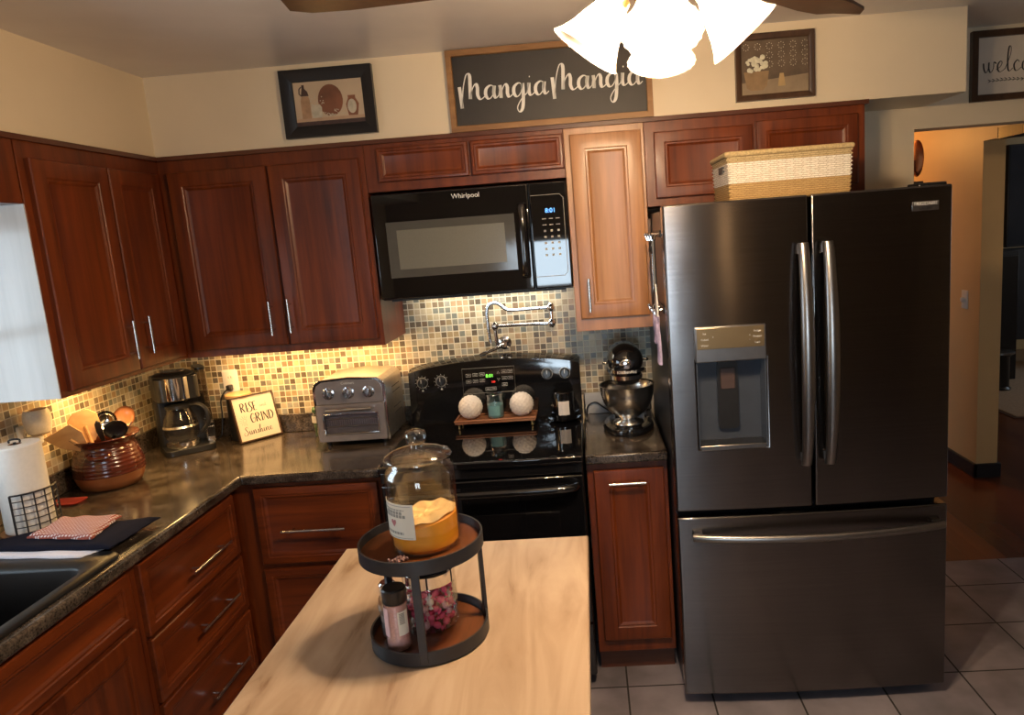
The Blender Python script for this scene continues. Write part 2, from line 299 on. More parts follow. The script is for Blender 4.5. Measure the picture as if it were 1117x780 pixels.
# ------------------------------------------------------------------ mesh building
class MB:
    def __init__(s): s.v = []; s.f = []; s.mx = Matrix()
    def add(s, vs, fs):
        b = len(s.v); s.v += [tuple(s.mx @ Vector(q)) for q in vs]; s.f += [tuple(b+i for i in f) for f in fs]; return s
    def box(s, x0, x1, y0, y1, z0, z1):
        vs = [(x, y, z) for z in (z0, z1) for y in (y0, y1) for x in (x0, x1)]
        return s.add(vs, [(0, 2, 3, 1), (4, 5, 7, 6), (0, 1, 5, 4), (2, 6, 7, 3), (0, 4, 6, 2), (1, 3, 7, 5)])
    def rings(s, rs, close=False, cap0=True, cap1=True, loop=False):
        n = len(rs[0]); vs = [p for r in rs for p in r]; fs = []
        m = len(rs)
        for k in range(m if loop else m-1):
            a, b = k*n, ((k+1) % m)*n
            for i in range(n):
                j = (i+1) % n; fs.append((a+i, a+j, b+j, b+i))
        if cap0 and not loop: fs.append(tuple(range(n))[::-1])
        if cap1 and not loop: fs.append(tuple((m-1)*n+i for i in range(n)))
        return s.add(vs, fs)
    def lathe(s, prof, cx=0, cy=0, seg=32, z0=0, cap0=True, cap1=True):
        return s.rings([[(cx+r*cos(2*pi*i/seg), cy+r*sin(2*pi*i/seg), z0+z) for i in range(seg)] for r, z in prof], cap0=cap0, cap1=cap1)
    def tube(s, path, r, seg=10, closed=False, cap=True):
        P = [Vector(p) for p in path]; n = len(P); rs = []
        ref = None
        for i, p in enumerate(P):
            a = P[(i-1) % n] if (closed or i > 0) else P[0]; b = P[(i+1) % n] if (closed or i < n-1) else P[-1]
            t = (b-a).normalized()
            if ref is None:
                ref = t.orthogonal().normalized()
            ref = (ref - t*ref.dot(t)).normalized(); bn = t.cross(ref)
            rr = r[i] if isinstance(r, (list, tuple)) else r
            rs.append([tuple(p + (ref*cos(2*pi*k/seg)+bn*sin(2*pi*k/seg))*rr) for k in range(seg)])
        return s.rings(rs, loop=closed, cap0=cap, cap1=cap)
    def ball(s, c, r, seg=20, sx=1, sy=1, sz=1):
        k = seg//2
        return s.rings([[(c[0]+sx*r*sin(pi*(j+.02)/(k+.04))*cos(2*pi*i/seg), c[1]+sy*r*sin(pi*(j+.02)/(k+.04))*sin(2*pi*i/seg), c[2]-sz*r*cos(pi*(j+.02)/(k+.04))) for i in range(seg)] for j in range(k+1)])
    def prism(s, poly, axis, a0, a1):
        def pt(u, v, w): return {'x': (w, u, v), 'y': (u, w, v), 'z': (u, v, w)}[axis]
        return s.rings([[pt(u, v, a0) for u, v in poly], [pt(u, v, a1) for u, v in poly]])
    def cells(s, xs, ys, z0, z1, mask, axis='z', warp=None):
        """slab made of cells of a grid, leaving holes where mask says so"""
        vs, fs, idx = [], [], {}
        def V(i, j, w):
            k = (i, j, w)
            if k not in idx:
                u, v = xs[i], ys[j]; q = z1 if w else z0
                p = (u, v, q) if axis == 'z' else (u, q, v)
                if warp and w: p = warp(p)
                idx[k] = len(vs); vs.append(p)
            return idx[k]
        ok = lambda i, j: 0 <= i < len(xs)-1 and 0 <= j < len(ys)-1 and mask((xs[i]+xs[i+1])/2, (ys[j]+ys[j+1])/2)
        for i in range(len(xs)-1):
            for j in range(len(ys)-1):
                if not ok(i, j): continue
                fs.append((V(i, j, 1), V(i+1, j, 1), V(i+1, j+1, 1), V(i, j+1, 1))); fs.append((V(i, j, 0), V(i, j+1, 0), V(i+1, j+1, 0), V(i+1, j, 0)))
                for (di, dj, a, c) in ((-1, 0, (i, j), (i, j+1)), (1, 0, (i+1, j+1), (i+1, j)), (0, -1, (i+1, j), (i, j)), (0, 1, (i, j+1), (i+1, j+1))):
                    if not ok(i+di, j+dj): fs.append((V(*a, 0), V(*a, 1), V(*c, 1), V(*c, 0)))
        return s.add(vs, fs)
    def build(s, name, mat, parent=None, bevel=0, seg=2, smooth=True, W=True, angle=35):
        """W: vertices are in world metres; otherwise local to the thing they belong to"""
        off = Vector((0, 0, 0))
        if parent is not None and W:
            p = parent
            while p is not None: off = off + Vector(p.location); p = p.parent
        me = bpy.data.meshes.new(name)
        me.from_pydata([tuple(Vector(q)-off) for q in s.v], [], s.f); me.update()
        bm = bmesh.new(); bm.from_mesh(me); bmesh.ops.recalc_face_normals(bm, faces=bm.faces); bm.to_mesh(me); bm.free()
        me.materials.append(M[mat] if isinstance(mat, str) else mat)
        if smooth:
            me.shade_smooth(); me.set_sharp_from_angle(angle=radians(angle))
        o = bpy.data.objects.new(name, me); col.objects.link(o)
        if parent is not None: o.parent = parent
        if bevel:
            b = o.modifiers.new('bevel', 'BEVEL'); b.width = bevel; b.segments = seg; b.limit_method = 'ANGLE'; b.angle_limit = radians(40)
            b.harden_normals = False
        return o
def B(*a): return MB().box(*a)
def tag(o, label, cat, group=None):
    o['label'] = label; o['category'] = cat
    if group: o['group'] = group
    return o
def thing(name, label, cat, loc=(0, 0, 0), rz=0, group=None, rot=None):
    o = bpy.data.objects.new(name, None); col.objects.link(o); o.empty_display_size = .05
    o.location = loc; o.rotation_euler = rot if rot else (0, 0, rz); return tag(o, label, cat, group)
def struct(name, mb, mat, **k):
    o = mb.build(name, mat, **k)
    if o.parent is None: o['kind'] = 'structure'
    return o
def dup(root, loc, label=None, rz=None):
    def cp(o, par):
        c = o.copy(); col.objects.link(c); c.parent = par
        for ch in [x for x in bpy.data.objects if x.parent == o and x is not c]: cp(ch, c)
        return c
    r = cp(root, root.parent); r.location = loc
    if rz is not None: r.rotation_euler = (0, 0, rz)
    if label: r['label'] = label
    return r
def bez(pts, n=8, closed=False):
    """Catmull-Rom through the points"""
    P = [Vector(p) for p in pts]; out = []; m = len(P)
    for i in range(m if closed else m-1):
        g = lambda k: P[k % m] if closed else P[max(0, min(m-1, k))]
        a, b, c, d = g(i-1), g(i), g(i+1), g(i+2)
        for k in range(n):
            t = k/n; out.append(.5*((2*b)+(c-a)*t+(2*a-5*b+4*c-d)*t*t+(3*b-a-3*c+d)*t**3))
    if not closed: out.append(P[-1])
    return out

# ------------------------------------------------------------------ lettering
BOWL = [(.78, .85), (.5, 1.0), (.15, .75), (.08, .3), (.3, 0), (.62, .28), (.8, .95)]
GL = {
 'a': (1.1, [BOWL, [(.8, .95), (.72, .4), (.84, .03), (1.1, .22)]]),
 'd': (1.1, [BOWL, [(.85, 2.0), (.76, .5), (.84, .03), (1.1, .22)]]),
 'g': (1.1, [BOWL, [(.8, .95), (.8, .1), (.68, -.85), (.42, -1.15), (.28, -.8), (.6, -.25), (1.1, .22)]]),
 'n': (1.1, [[(0, .22), (.14, .95)], [(.14, .95), (.17, .45), (.15, 0)], [(.15, 0), (.3, .62), (.55, 1.0), (.7, .78), (.68, .3), (.8, .02), (1.1, .22)]]),
 'm': (1.6, [[(0, .22), (.14, .95)], [(.14, .95), (.15, 0)], [(.15, 0), (.3, .62), (.5, 1.0), (.62, .75), (.6, 0)], [(.6, 0), (.78, .7), (1.02, 1.0), (1.17, .75), (1.14, .3), (1.28, .02), (1.6, .22)]]),
 'i': (.6, [[(0, .22), (.2, .95)], [(.2, .95), (.16, .3), (.3, .02), (.6, .22)], [(.26, 1.35), (.28, 1.45)]]),
 'M': (1.95, [[(.02, 1.05), (.06, .3), (.1, -.55)], [(.1, -.55), (.3, .9), (.62, 1.9), (.88, 1.85), (.86, 1.0), (.8, .1)], [(.8, .1), (1.0, .8), (1.3, 1.2), (1.42, .9), (1.4, .35), (1.6, .02), (1.95, .22)]]),
 'w': (1.2, [[(0, .9), (.06, .35), (.25, .02), (.45, .35), (.52, .95)], [(.52, .95), (.52, .35), (.7, .02), (.95, .4), (.98, .95), (1.2, .8)]]),
 'e': (.85, [[(0, .25), (.38, .5), (.55, .85), (.38, 1.0), (.14, .65), (.18, .18), (.42, .02), (.85, .3)]]),
 'l': (.7, [[(0, .3), (.45, 1.5), (.5, 2.2), (.33, 2.25), (.22, 1.4), (.24, .35), (.4, .02), (.7, .3)]]),
 'c': (.8, [[(.6, .8), (.42, 1.0), (.12, .62), (.2, .12), (.42, .02), (.8, .3)]]),
 'o': (1.0, [[(.5, 1.0), (.15, .75), (.12, .22), (.4, .02), (.7, .35), (.62, .9), (.45, .98), (.7, .78), (1.0, .85)]]),
 'S': (1.15, [[(1.05, 1.7), (.75, 2.1), (.35, 1.75), (.55, 1.15), (.85, .55), (.5, -.05), (-.1, -.1), (-.25, .4), (.1, .7)]]),
 'u': (1.0, [[(0, .3), (.12, .95)], [(.12, .95), (.1, .35), (.3, .02), (.55, .4), (.64, .95)], [(.64, .95), (.62, .3), (.74, .02), (1.0, .25)]]),
 's': (.7, [[(0, .22), (.34, 1.0), (.42, .4), (.28, .02), (.02, .12)], [(.3, .02), (.7, .25)]]),
 'h': (1.0, [[(0, .3), (.42, 1.7), (.36, 2.1), (.2, 1.6), (.14, .02)], [(.14, .02), (.32, .72), (.52, .95), (.64, .65), (.6, .2), (.74, .02), (1.0, .25)]]),
 'R': (1.2, [[(.1, 2), (.1, 0)], [(-.05, 1.9), (.5, 2.05), (.8, 1.6), (.5, 1.1), (.15, 1.0)], [(.35, 1.05), (.9, 0)]]),
 'I': (.6, [[(.25, 2), (.25, 0)], [(.05, 2), (.45, 2)], [(.05, 0), (.45, 0)]]),
 'E': (1.0, [[(.1, 2), (.1, 0)], [(.1, 2), (.75, 2)], [(.1, 1.05), (.6, 1.05)], [(.1, 0), (.75, 0)]]),
 'G': (1.25, [[(.95, 1.75), (.55, 2.05), (.1, 1.2), (.3, .1), (.75, .05), (1.0, .5), (.98, .9)], [(.55, .95), (1.1, .95)]]),
 'N': (1.25, [[(.1, 0), (.1, 2)], [(.1, 2), (.95, 0)], [(.95, 0), (.95, 2.05)]]),
 'D': (1.2, [[(.1, 2), (.1, 0)], [(-.05, 2), (.6, 1.95), (1.0, 1.1), (.6, .1), (-.05, 0)]]),
 'Z': (1.05, [[(.8, 1.75), (.45, 2.05), (.15, 1.6), (.5, 1.1), (.8, .6), (.5, 0), (.1, .2)]]),
 ' ': (.5, []),
}
def script_mb(text, origin, ux, uz, size, thin, thick, nrm, depth=.0015):
    """pen lettering as raised ribbons: broad down strokes, thin up strokes"""
    mb = MB(); x = 0.0; O = Vector(origin); ux = Vector(ux).normalized(); uz = Vector(uz).normalized(); nn = Vector(nrm).normalized()
    for ch in text:
        w, strokes = GL[ch]
        for k, st in enumerate(strokes):
            pts = bez([(p[0]+x, p[1], 0) for p in st], 7) if len(st) > 2 else bez([(p[0]+x, p[1], 0) for p in st], 3)
            L, Rr = [], []
            for i, p in enumerate(pts):
                a = pts[max(0, i-1)]; b = pts[min(len(pts)-1, i+1)]; t = (b-a).normalized()
                down = max(0, -t.y)
                wd = (thin + (thick-thin)*down**1.3)/2
                nx = Vector((-t.y, t.x, 0))*wd/size
                q, r = p+nx, p-nx
                L.append(O + ux*q.x*size + uz*q.y*size); Rr.append(O + ux*r.x*size + uz*r.y*size)
            rs = [[tuple(l), tuple(r), tuple(r+nn*depth), tuple(l+nn*depth)] for l, r in zip(L, Rr)]
            mb.rings(rs)
        x += w
    return mb, x*size
def print_text(body, size, mat, parent, M4, name='lettering', extrude=.0004, W=None):
    cu = bpy.data.curves.new(name, 'FONT'); cu.body = body; cu.size = size; cu.extrude = extrude; cu.align_x = 'CENTER'; cu.align_y = 'CENTER'
    t = bpy.data.objects.new(name, cu); col.objects.link(t)
    dg = bpy.context.evaluated_depsgraph_get(); dg.update()
    me = bpy.data.meshes.new_from_object(t.evaluated_get(dg)); bpy.data.objects.remove(t)
    me.materials.clear(); me.materials.append(M[mat]); me.name = name
    o = bpy.data.objects.new(name, me); col.objects.link(o); o.parent = parent; o.matrix_local = M4; return o
def facing(x, y, z, rx=90, rz=0):      # text standing up and facing -y
    return Matrix.Translation((x, y, z)) @ Euler((radians(rx), 0, radians(rz))).to_matrix().to_4x4()

# ================================================================== THE ROOM
XR, YR, H, ZT, S = 5.3, -5.0, 2.43, 2.12, .35
struct('floor', MB().cells([0, XR+.1], [YR-.1, .19], -.05, 0, lambda x, y: True), 'floor', smooth=False)
struct('floor_hall', MB().cells([0, 8.4], [.19, 5.4], -.05, 0, lambda x, y: True), 'hall_wood', smooth=False)
struct('ceiling', B(-.1, 8.4, YR-.1, 5.4, H, H+.05), 'ceiling', smooth=False)
# left wall with the window above the sink
WY0, WY1, WZ0, WZ1 = -2.05, -1.2, 1.12, 1.92
struct('wall_left', MB().cells([YR, WY0, WY1, .19], [0, WZ0, WZ1, H], 0, -.1, lambda y, z: not (WY0 < y < WY1 and WZ0 < z < WZ1), axis='y') if False else
       B(-.1, 0, YR, WY0, 0, H).box(-.1, 0, WY1, 0.12, 0, H).box(-.1, 0, WY0, WY1, 0, WZ0).box(-.1, 0, WY0, WY1, WZ1, H), 'paint', smooth=False)
struct('wall_back', B(-.1, 3.41, 0, .12, 0, H).box(3.41, 5.0, 0, .12, 2.045, H).box(5.0, XR+.1, 0, .12, 0, H), 'paint', smooth=False)
struct('wall_right', B(XR, XR+.1, YR, 0, 0, H), 'paint_low_bounce', smooth=False)
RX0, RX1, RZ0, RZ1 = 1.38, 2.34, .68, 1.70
struct('wall_rear', B(-.1, RX0, YR-.1, YR, 0, H).box(RX1, XR+.1, YR-.1, YR, 0, H).box(RX0, RX1, YR-.1, YR, 0, RZ0).box(RX0, RX1, YR-.1, YR, RZ1, H), 'paint_low_bounce', smooth=False)
def window(name, x0, x1, z0, z1, org, rz, cols=2):
    """a framed window; local x along the wall, local y into it"""
    t = bpy.data.objects.new(name, None); col.objects.link(t); t.location = org; t.rotation_euler = (0, 0, rz); t['kind'] = 'structure'
    f = MB(); w = .045
    f.box(x0, x1, 0, .07, z0, z0+w).box(x0, x1, 0, .07, z1-w, z1).box(x0, x0+w, 0, .07, z0+w, z1-w).box(x1-w, x1, 0, .07, z0+w, z1-w)
    for k in range(1, cols): xm = x0+(x1-x0)*k/cols; f.box(xm-.02, xm+.02, 0, .06, z0+w, z1-w)
    f.box(x0+w, x1-w, .01, .05, (z0+z1)/2-.015, (z0+z1)/2+.015)
    f.build('window_frame', 'white', t, W=False, smooth=False)
    MB().box(x0+w, x1-w, .03, .034, z0+w, z1-w).build('pane', 'window_glass', t, W=False, smooth=False)
    return t
window('window_1', 0, WY1-WY0, 0, WZ1-WZ0, (-.015, WY0, WZ0), pi/2)
window('window_2', 0, RX1-RX0, 0, RZ1-RZ0, (RX1, YR-.015, RZ0), pi, 2)
# soffit above the wall cabinets, flush with their faces
struct('wall_soffit', MB().cells([0, S, 3.444], [YR, -S, 0], ZT+.012, H, lambda x, y: not (x > S and y < -S)), 'paint', smooth=False)
struct('trim_1', MB().cells([0, S+.012, 3.075+.012], [-2.6, -(S+.012), 0], ZT-.004, ZT+.012, lambda x, y: not (x > S+.012 and y < -(S+.012))), 'cherry_dark', smooth=False)
# hall beyond the opening
struct('wall_hall', B(4.38, 4.51, 1.295, 5.3, 0, H), 'paint_hall', smooth=False)
struct('trim_2', B(4.38, 4.51, .12, 1.153, 2.13, H).box(4.38, 4.51, .12, .9, 2.07, 2.13), 'paint_hall', smooth=False)
struct('trim_3', B(4.382, 4.508, .12, 1.150, 2.07, 2.13), 'dark_frame', smooth=False)
struct('trim_4', B(4.38, 4.51, 1.150, 1.295, 2.075, H), 'paint_hall', smooth=False)
struct('wall_far', B(-.1, 8.4, 5.3, 5.4, 0, H), 'paint_hall', smooth=False)
struct('wall_living_room', B(8.3, 8.4, .0, 2.3, 0, H).box(8.3, 8.4, 3.7, 5.3, 0, H).box(8.3, 8.4, 2.3, 3.7, 0, 1.0).box(8.3, 8.4, 2.3, 3.7, 2.2, H), 'paint', smooth=False)
struct('wall_living_front', B(XR+.1, 8.4, 0, .12, 0, H), 'paint', smooth=False)
window('window_3', 0, 1.4, 0, 1.2, (8.31, 3.7, 1.0), -pi/2)
struct('baseboard_hall', MB().box(4.362, 4.38, 1.277, 5.3, 0, .092).box(4.362, 4.528, 1.277, 1.295, 0, .092).box(4.51, 4.528, 1.295, 5.3, 0, .092), 'black_matte', bevel=.004)
struct('baseboard_rear', B(.1, XR-.1, YR, YR+.015, 0, .09), 'black_matte', bevel=.004)
# mosaic splashback
struct('wall_splashback_back', B(0, 2.262, -.008, 0, 1.0, 1.52), 'mosaic_back', smooth=False)
struct('wall_splashback_left', B(0, .008, WY0-.5, -.008, 1.0, 1.12).box(0, .008, WY1, -.008, 1.12, 1.345), 'mosaic_left', smooth=False)

# ================================================================== CABINETS
def ringrect(x0, x1, z0, z1, y, i):
    return [(x0+i, y, z0+i), (x1-i, y, z0+i), (x1-i, y, z1-i), (x0+i, y, z1-i)]
def panel_front(parent, name, x0, x1, z0, z1, yf, mat, rail=.055, t=.02, rec=.009):
    """a framed front with a recessed flat panel; yf is the cabinet face, the front stands proud of it"""
    g = lambda y, i: ringrect(x0, x1, z0, z1, yf-y, i)
    rs = [g(0, 0), g(t-.005, 0), g(t-.001, .003), g(t, .007), g(t, rail-.004), g(t-.003, rail), g(t-.0035, rail+.006), g(t-rec+.001, rail+.013), g(t-rec, rail+.016)]
    return MB().rings(rs).build(name, mat, parent, W=False, angle=25)
def pull(parent, a, b, yf, r=.0055, out=.03):
    """bar pull from a to b (x, z) standing off the face yf"""
    A, Bq = Vector((a[0], yf-out, a[1])), Vector((b[0], yf-out, b[1])); d = (Bq-A)
    mb = MB().tube([A, Bq], r, 12)
    for k in (.16, .84):
        p = A+d*k; mb.tube([p, p+Vector((0, out, 0))], r*.7, 8)
    return mb.build('handle', 'steel', parent, W=False)
def cabinet(name, label, loc, rz, w, d, h, fronts, toe=0, group='kitchen cabinets', sides='cherry', front='cherry'):
    """fronts: (kind, x0, x1, z0, z1, pull ends or None); local z from 0 to h, face at y = -d"""
    t = thing(name, label, 'cabinet', loc, rz, group)
    c = MB()
    if toe:      # an open-topped carcass: sides, bottom, back and face frame
        e = .018; yb_ = -.022
        c.cells([0, w], [toe, h], -d, -d+e, lambda x, z: True, axis='y').box(0, e, -d+e, yb_, toe, h).box(w-e, w, -d+e, yb_, toe, h)
        c.box(e, w-e, -d+e, yb_, toe, toe+e).box(e, w-e, yb_-.006, yb_, toe+e, h)
    else: c.box(0, w, -d, 0, 0, h)
    c.build('cabinet_body', sides, t, W=False, bevel=.0015)
    if toe: MB().box(.003, w-.003, -d+.05, -.022, 0, toe-.001).build('toe_kick', 'cherry_dark', t, W=False)
    for k, x0, x1, z0, z1, pl in fronts:
        rail = (.058 if z1-z0 > .3 else .042 if z1-z0 > .2 else .016) if k == 'door' else .032
        o = panel_front(t, k, x0, x1, z0, z1, -d, 'cherry_h' if k == 'drawer' else front, rail)
        if pl: pull(o, pl[0], pl[1], -d-.02)
    return t
UB = 1.335; UH = ZT-.004-UB
def zz(z): return z-UB
# left wall, wall cabinets
cabinet('wall_cabinet', 'tall dark cherry double wall cabinet on the left wall running into the corner', (0, -1.074, UB), pi/2, 1.074-.002, S, UH,
        [('door', .028, .384, zz(1.352), zz(2.065), ((.335, zz(1.40)), (.335, zz(1.535)))), ('door', .392, .690, zz(1.352), zz(2.065), ((.43, zz(1.405)), (.43, zz(1.54))))])
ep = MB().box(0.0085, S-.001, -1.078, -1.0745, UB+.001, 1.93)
tag(ep.build('cabinet_end_panel', 'end_panel'), 'glossy panel on the end of the left wall cabinet, window glare painted pale', 'panel')
cabinet('wall_cabinet', 'low cherry cabinet above the sink window at the left edge', (0, -2.2, 1.93), pi/2, 1.12, S, ZT-.004-1.93,
        [('door', .70, 1.02, .03, .15, None), ('door', .35, .68, .03, .15, None)])
cabinet('wall_cabinet', 'glossy cherry double wall cabinet left of the microwave', (S+.001, 0, UB), 0, 1.17-S-.001, S, UH,
        [('door', .040, .432, zz(1.365), zz(2.068), ((.386, zz(1.41)), (.386, zz(1.545)))), ('door', .441, .800, zz(1.365), zz(2.068), ((.462, zz(1.415)), (.462, zz(1.55))))])
cabinet('wall_cabinet', 'shallow wide cherry cabinet directly above the microwave', (1.171, 0, 1.935), 0, .773, S, ZT-.004-1.935,
        [('door', .05, .405, .035, .163, None), ('door', .415, .77, .035, .163, None)])
cabinet('wall_cabinet', 'narrow cherry wall cabinet, its colour lightened as lamp sheen, between microwave and refrigerator', (1.945, 0, UB), 0, .304, S, UH,
        [('door', .022, .292, zz(1.385), zz(2.09), ((.06, zz(1.415)), (.06, zz(1.545))))], sides='sheen_cherry', front='sheen_cherry')
cabinet('wall_cabinet', 'wide cherry cabinet above the refrigerator behind the basket', (2.25, 0, 1.80), 0, .825, S, ZT-.004-1.80,
        [('door', .035, .405, .03, .275, None), ('door', .418, .795, .03, .285, None)])
# base cabinets
FD = .605; CB = .876
cabinet('base_cabinet', 'dark cherry drawer cabinet on the left run with three bar pulls', (0, -1.275, 0), pi/2, .62, FD, CB,
        [('drawer', .02, .60, .625, .855, ((.235, .72), (.485, .72))), ('drawer', .02, .60, .405, .612, ((.235, .515), (.485, .515))), ('drawer', .02, .60, .12, .392, ((.235, .262), (.485, .262)))], toe=.1)
cabinet('base_cabinet', 'dark cherry sink cabinet at the lower left edge', (0, -2.25, 0), pi/2, .973, FD, CB-.0,
        [('drawer', .03, .94, .70, .855, None), ('door', .03, .48, .12, .685, None), ('door', .49, .94, .12, .685, None)], toe=.1)
cabinet('base_cabinet', 'cherry corner cabinet with wide drawers left of the stove', (0.001, 0, 0), 0, 1.178, FD, CB,
        [('drawer', .672, 1.155, .545, .855, ((.775, .688), (1.022, .688))), ('drawer', .672, 1.155, .12, .525, None)], toe=.1)
cabinet('base_cabinet', 'narrow cherry base cabinet with one tall door beside the refrigerator', (1.95, 0, 0), 0, .30, FD, CB,
        [('door', .025, .285, .155, .845, ((.08, .80), (.215, .80)))], toe=.1)

# worktops
CT, CZ = .914, .877
CD = .648
sx0, sx1, sy0, sy1 = .10, .585, -2.08, -1.40
t = thing('worktop', 'mottled dark brown L-shaped laminate worktop in the left corner', 'worktop', (0, 0, CZ))
MB().cells([0, sx0, sx1, CD, 1.178], [-2.4, sy0, sy1, -CD, 0], CZ, CT, lambda x, y: (x < CD or y > -CD) and not (sx0 < x < sx1 and sy0 < y < sy1)).build('worktop_surface', 'counter', t, bevel=.008, seg=3)
tag(B(0, .02, -2.4, 0, CT+.0003, 1.0).build('upstand', 'counter', bevel=.003), 'dark laminate upstand along the left wall behind the crock', 'upstand')
tag(B(.0205, 1.178, -.02, 0, CT+.0003, 1.0).build('upstand', 'counter', bevel=.003), 'dark laminate upstand along the back wall behind coffee maker and toaster oven', 'upstand')
t = thing('worktop', 'short grey-brown laminate worktop under the stand mixer', 'worktop', (1.95, 0, CZ))
B(1.947, 2.25, -CD, 0, CZ, CT).build('worktop_surface', 'counter', t, bevel=.008, seg=3)
tag(B(1.947, 2.25, -.02, 0, CT+.0003, 1.0).build('upstand', 'counter', bevel=.003), 'short laminate upstand behind the stand mixer', 'upstand')

# sink
def rrect(x0, x1, y0, y1, r, z, n=6):
    out = []
    for cx, cy, a0 in ((x1-r, y1-r, 0), (x0+r, y1-r, pi/2), (x0+r, y0+r, pi), (x1-r, y0+r, 3*pi/2)):
        for k in range(n+1): a = a0+pi/2*k/n; out.append((cx+r*cos(a), cy+r*sin(a), z))
    return out
t = thing('kitchen_sink', 'black composite drop-in sink at the left edge', 'sink', (.34, -1.7, CT))
rs = [rrect(.085, .622, -2.15, -1.30, .04, CT+.0005), rrect(.085, .622, -2.15, -1.30, .04, CT+.006), rrect(.09, .617, -2.145, -1.305, .04, CT+.011),
      rrect(.12, .585, -2.06, -1.405, .04, CT+.010), rrect(.122, .578, -2.055, -1.41, .04, CT+.004), rrect(.13, .572, -2.05, -1.418, .05, .74), rrect(.16, .54, -2.0, -1.46, .06, .72)]
MB().rings(rs, cap0=False).build('basin', 'sink', t, angle=50)
MB().lathe([(.0, .0), (.04, .0), (.042, .003), (.0, .004)], .35, -1.7, 24, .7205).build('drain', 'steel', t)

# ================================================================== RANGE
rx0, rx1 = 1.184, 1.941; rc = (rx0+rx1)/2
t = thing('electric_range', 'glossy black electric range with glass cooktop below the microwave', 'stove', (rc, -.35, 0))
B(rx0+.004, rx1-.004, -.64, -.03, .03, .905).build('oven_body', 'black_matte', t, bevel=.003)
B(rx0, rx1, -.695, -.03, .905, .93).build('cooktop', 'black_glass', t, bevel=.006, seg=3)
for bx, by, br in ((1.37, -.20, .075), (1.75, -.20, .075), (1.37, -.49, .095), (1.75, -.49, .11)):
    q = MB().rings([[(bx+rr*cos(a*pi/24), by+rr*sin(a*pi/24), .9303) for a in range(48)] for rr in (br, br-.002)], cap0=False, cap1=False)
    q.build('burner_ring', 'faint_grey', t, smooth=False)
# oven door, handle and lower drawer
od = B(rx0+.004, rx1-.004, -.682, -.641, .27, .855).build('oven_door', 'black_glass', t, bevel=.006)
B(rx0+.1, rx1-.1, -.6835, -.6821, .38, .72).build('oven_window', 'black_glass', od, bevel=.001)
hp = bez([(rx0+.03, -.685, .815), (rx0+.045, -.72, .82), (rx0+.12, -.735, .822), (rc, -.742, .822), (rx1-.12, -.735, .822), (rx1-.045, -.72, .82), (rx1-.03, -.685, .815)], 6)
MB().tube(hp, .014, 12).build('handle', 'black', od)
B(rx0+.004, rx1-.004, -.678, -.641, .86, .904).build('vent_trim', 'black', t, bevel=.005)
B(rx0+.004, rx1-.004, -.680, -.641, .05, .26).build('storage_drawer', 'black', t, bevel=.006)
# back panel with curved top and tilted face
def arch(u):  # u 0..1 along the width
    return 1.178 + .040*(1-(2*u-1)**2)**.8 if 0 < u < 1 else 1.178
n = 28; top = [(rx0+(rx1-rx0)*k/n, arch(k/n)) for k in range(n+1)]
bk = []
for k in range(n+1):
    x, z = top[k]; e = .006 if k in (0, n) else 0
    bk.append([(x, -.03, .93), (x, -.115, .93), (x, -.115+e, .985), (x, -.125+e, 1.01), (x, -.108+e, z-.012), (x, -.07, z), (x, -.03, z)])
bp = MB().rings(bk).build('back_panel', 'black', t, angle=30)
TX = atan2(.017, .165)   # lean of the panel face
def onpanel(x, z): return (x, -.125 + (z-1.01)*(.017/(arch((x-rx0)/(rx1-rx0))-.012-1.01)) - .001, z)
def knob(x, z, r, dial=False):
    p = Vector(onpanel(x, z)); nv = Vector((0, -cos(TX), sin(TX)*.9)).normalized()
    q = nv.to_track_quat('Z', 'Y').to_matrix().to_4x4()
    mb = MB(); mb.mx = Matrix.Translation(p) @ q
    mb.lathe([(r, 0), (r, .004), (r*.8, .016), (r*.75, .019), (.001, .019)], seg=24)
    mb.box(-r*.14, r*.14, -r*.85, r*.85, .018, .026)
    o = mb.build('knob', 'black_plastic', bp)
    mk = MB(); mk.mx = mb.mx; mk.box(-r*.05, r*.05, 0, r*.8, .026, .0268); mk.build('pointer', 'print_white', o)
    dm = MB(); dm.mx = mb.mx
    cnt = 11 if dial else 2
    if dial:
        for k in range(cnt):
            a = radians(-60+300*k/10+90); c, s_ = cos(a), sin(a); u = Vector((c, s_, 0)); w = Vector((-s_, c, 0))
            P0, P1 = u*r*1.28, u*r*1.5
            dm.add([tuple(P0-w*.0007), tuple(P0+w*.0007), tuple(P1+w*.0007), tuple(P1-w*.0007)], [(0, 1, 2, 3)])
        dm.add([(-.004, -r*1.75, 0.0002), (.004, -r*1.75, .0002), (.004, -r*1.5, .0002), (-.004, -r*1.5, .0002)], [(0, 1, 2, 3)])
    dm.rings([[(rr*cos(a*pi/24), rr*sin(a*pi/24), .0006) for a in range(48)] for rr in (r*1.12, r*1.07)], cap0=False, cap1=False)
    dm.build('dial_mark', 'print_white', bp)
for x, z, d in ((1.246, 1.122, True), (1.330, 1.125, True), (1.797, 1.128, False), (1.874, 1.127, False)): knob(x, z, .0215, d)
disp = MB(); c0, c1, c2, c3 = (Vector(onpanel(x, z))+Vector((0, -.0008, 0)) for x, z in ((1.425, 1.062), (1.655, 1.062), (1.655, 1.172), (1.425, 1.172)))
frm = MB().tube([c0, c1, c2, c3], .0008, 6, closed=True).build('control_outline', 'print_grey', bp)
btn = MB()
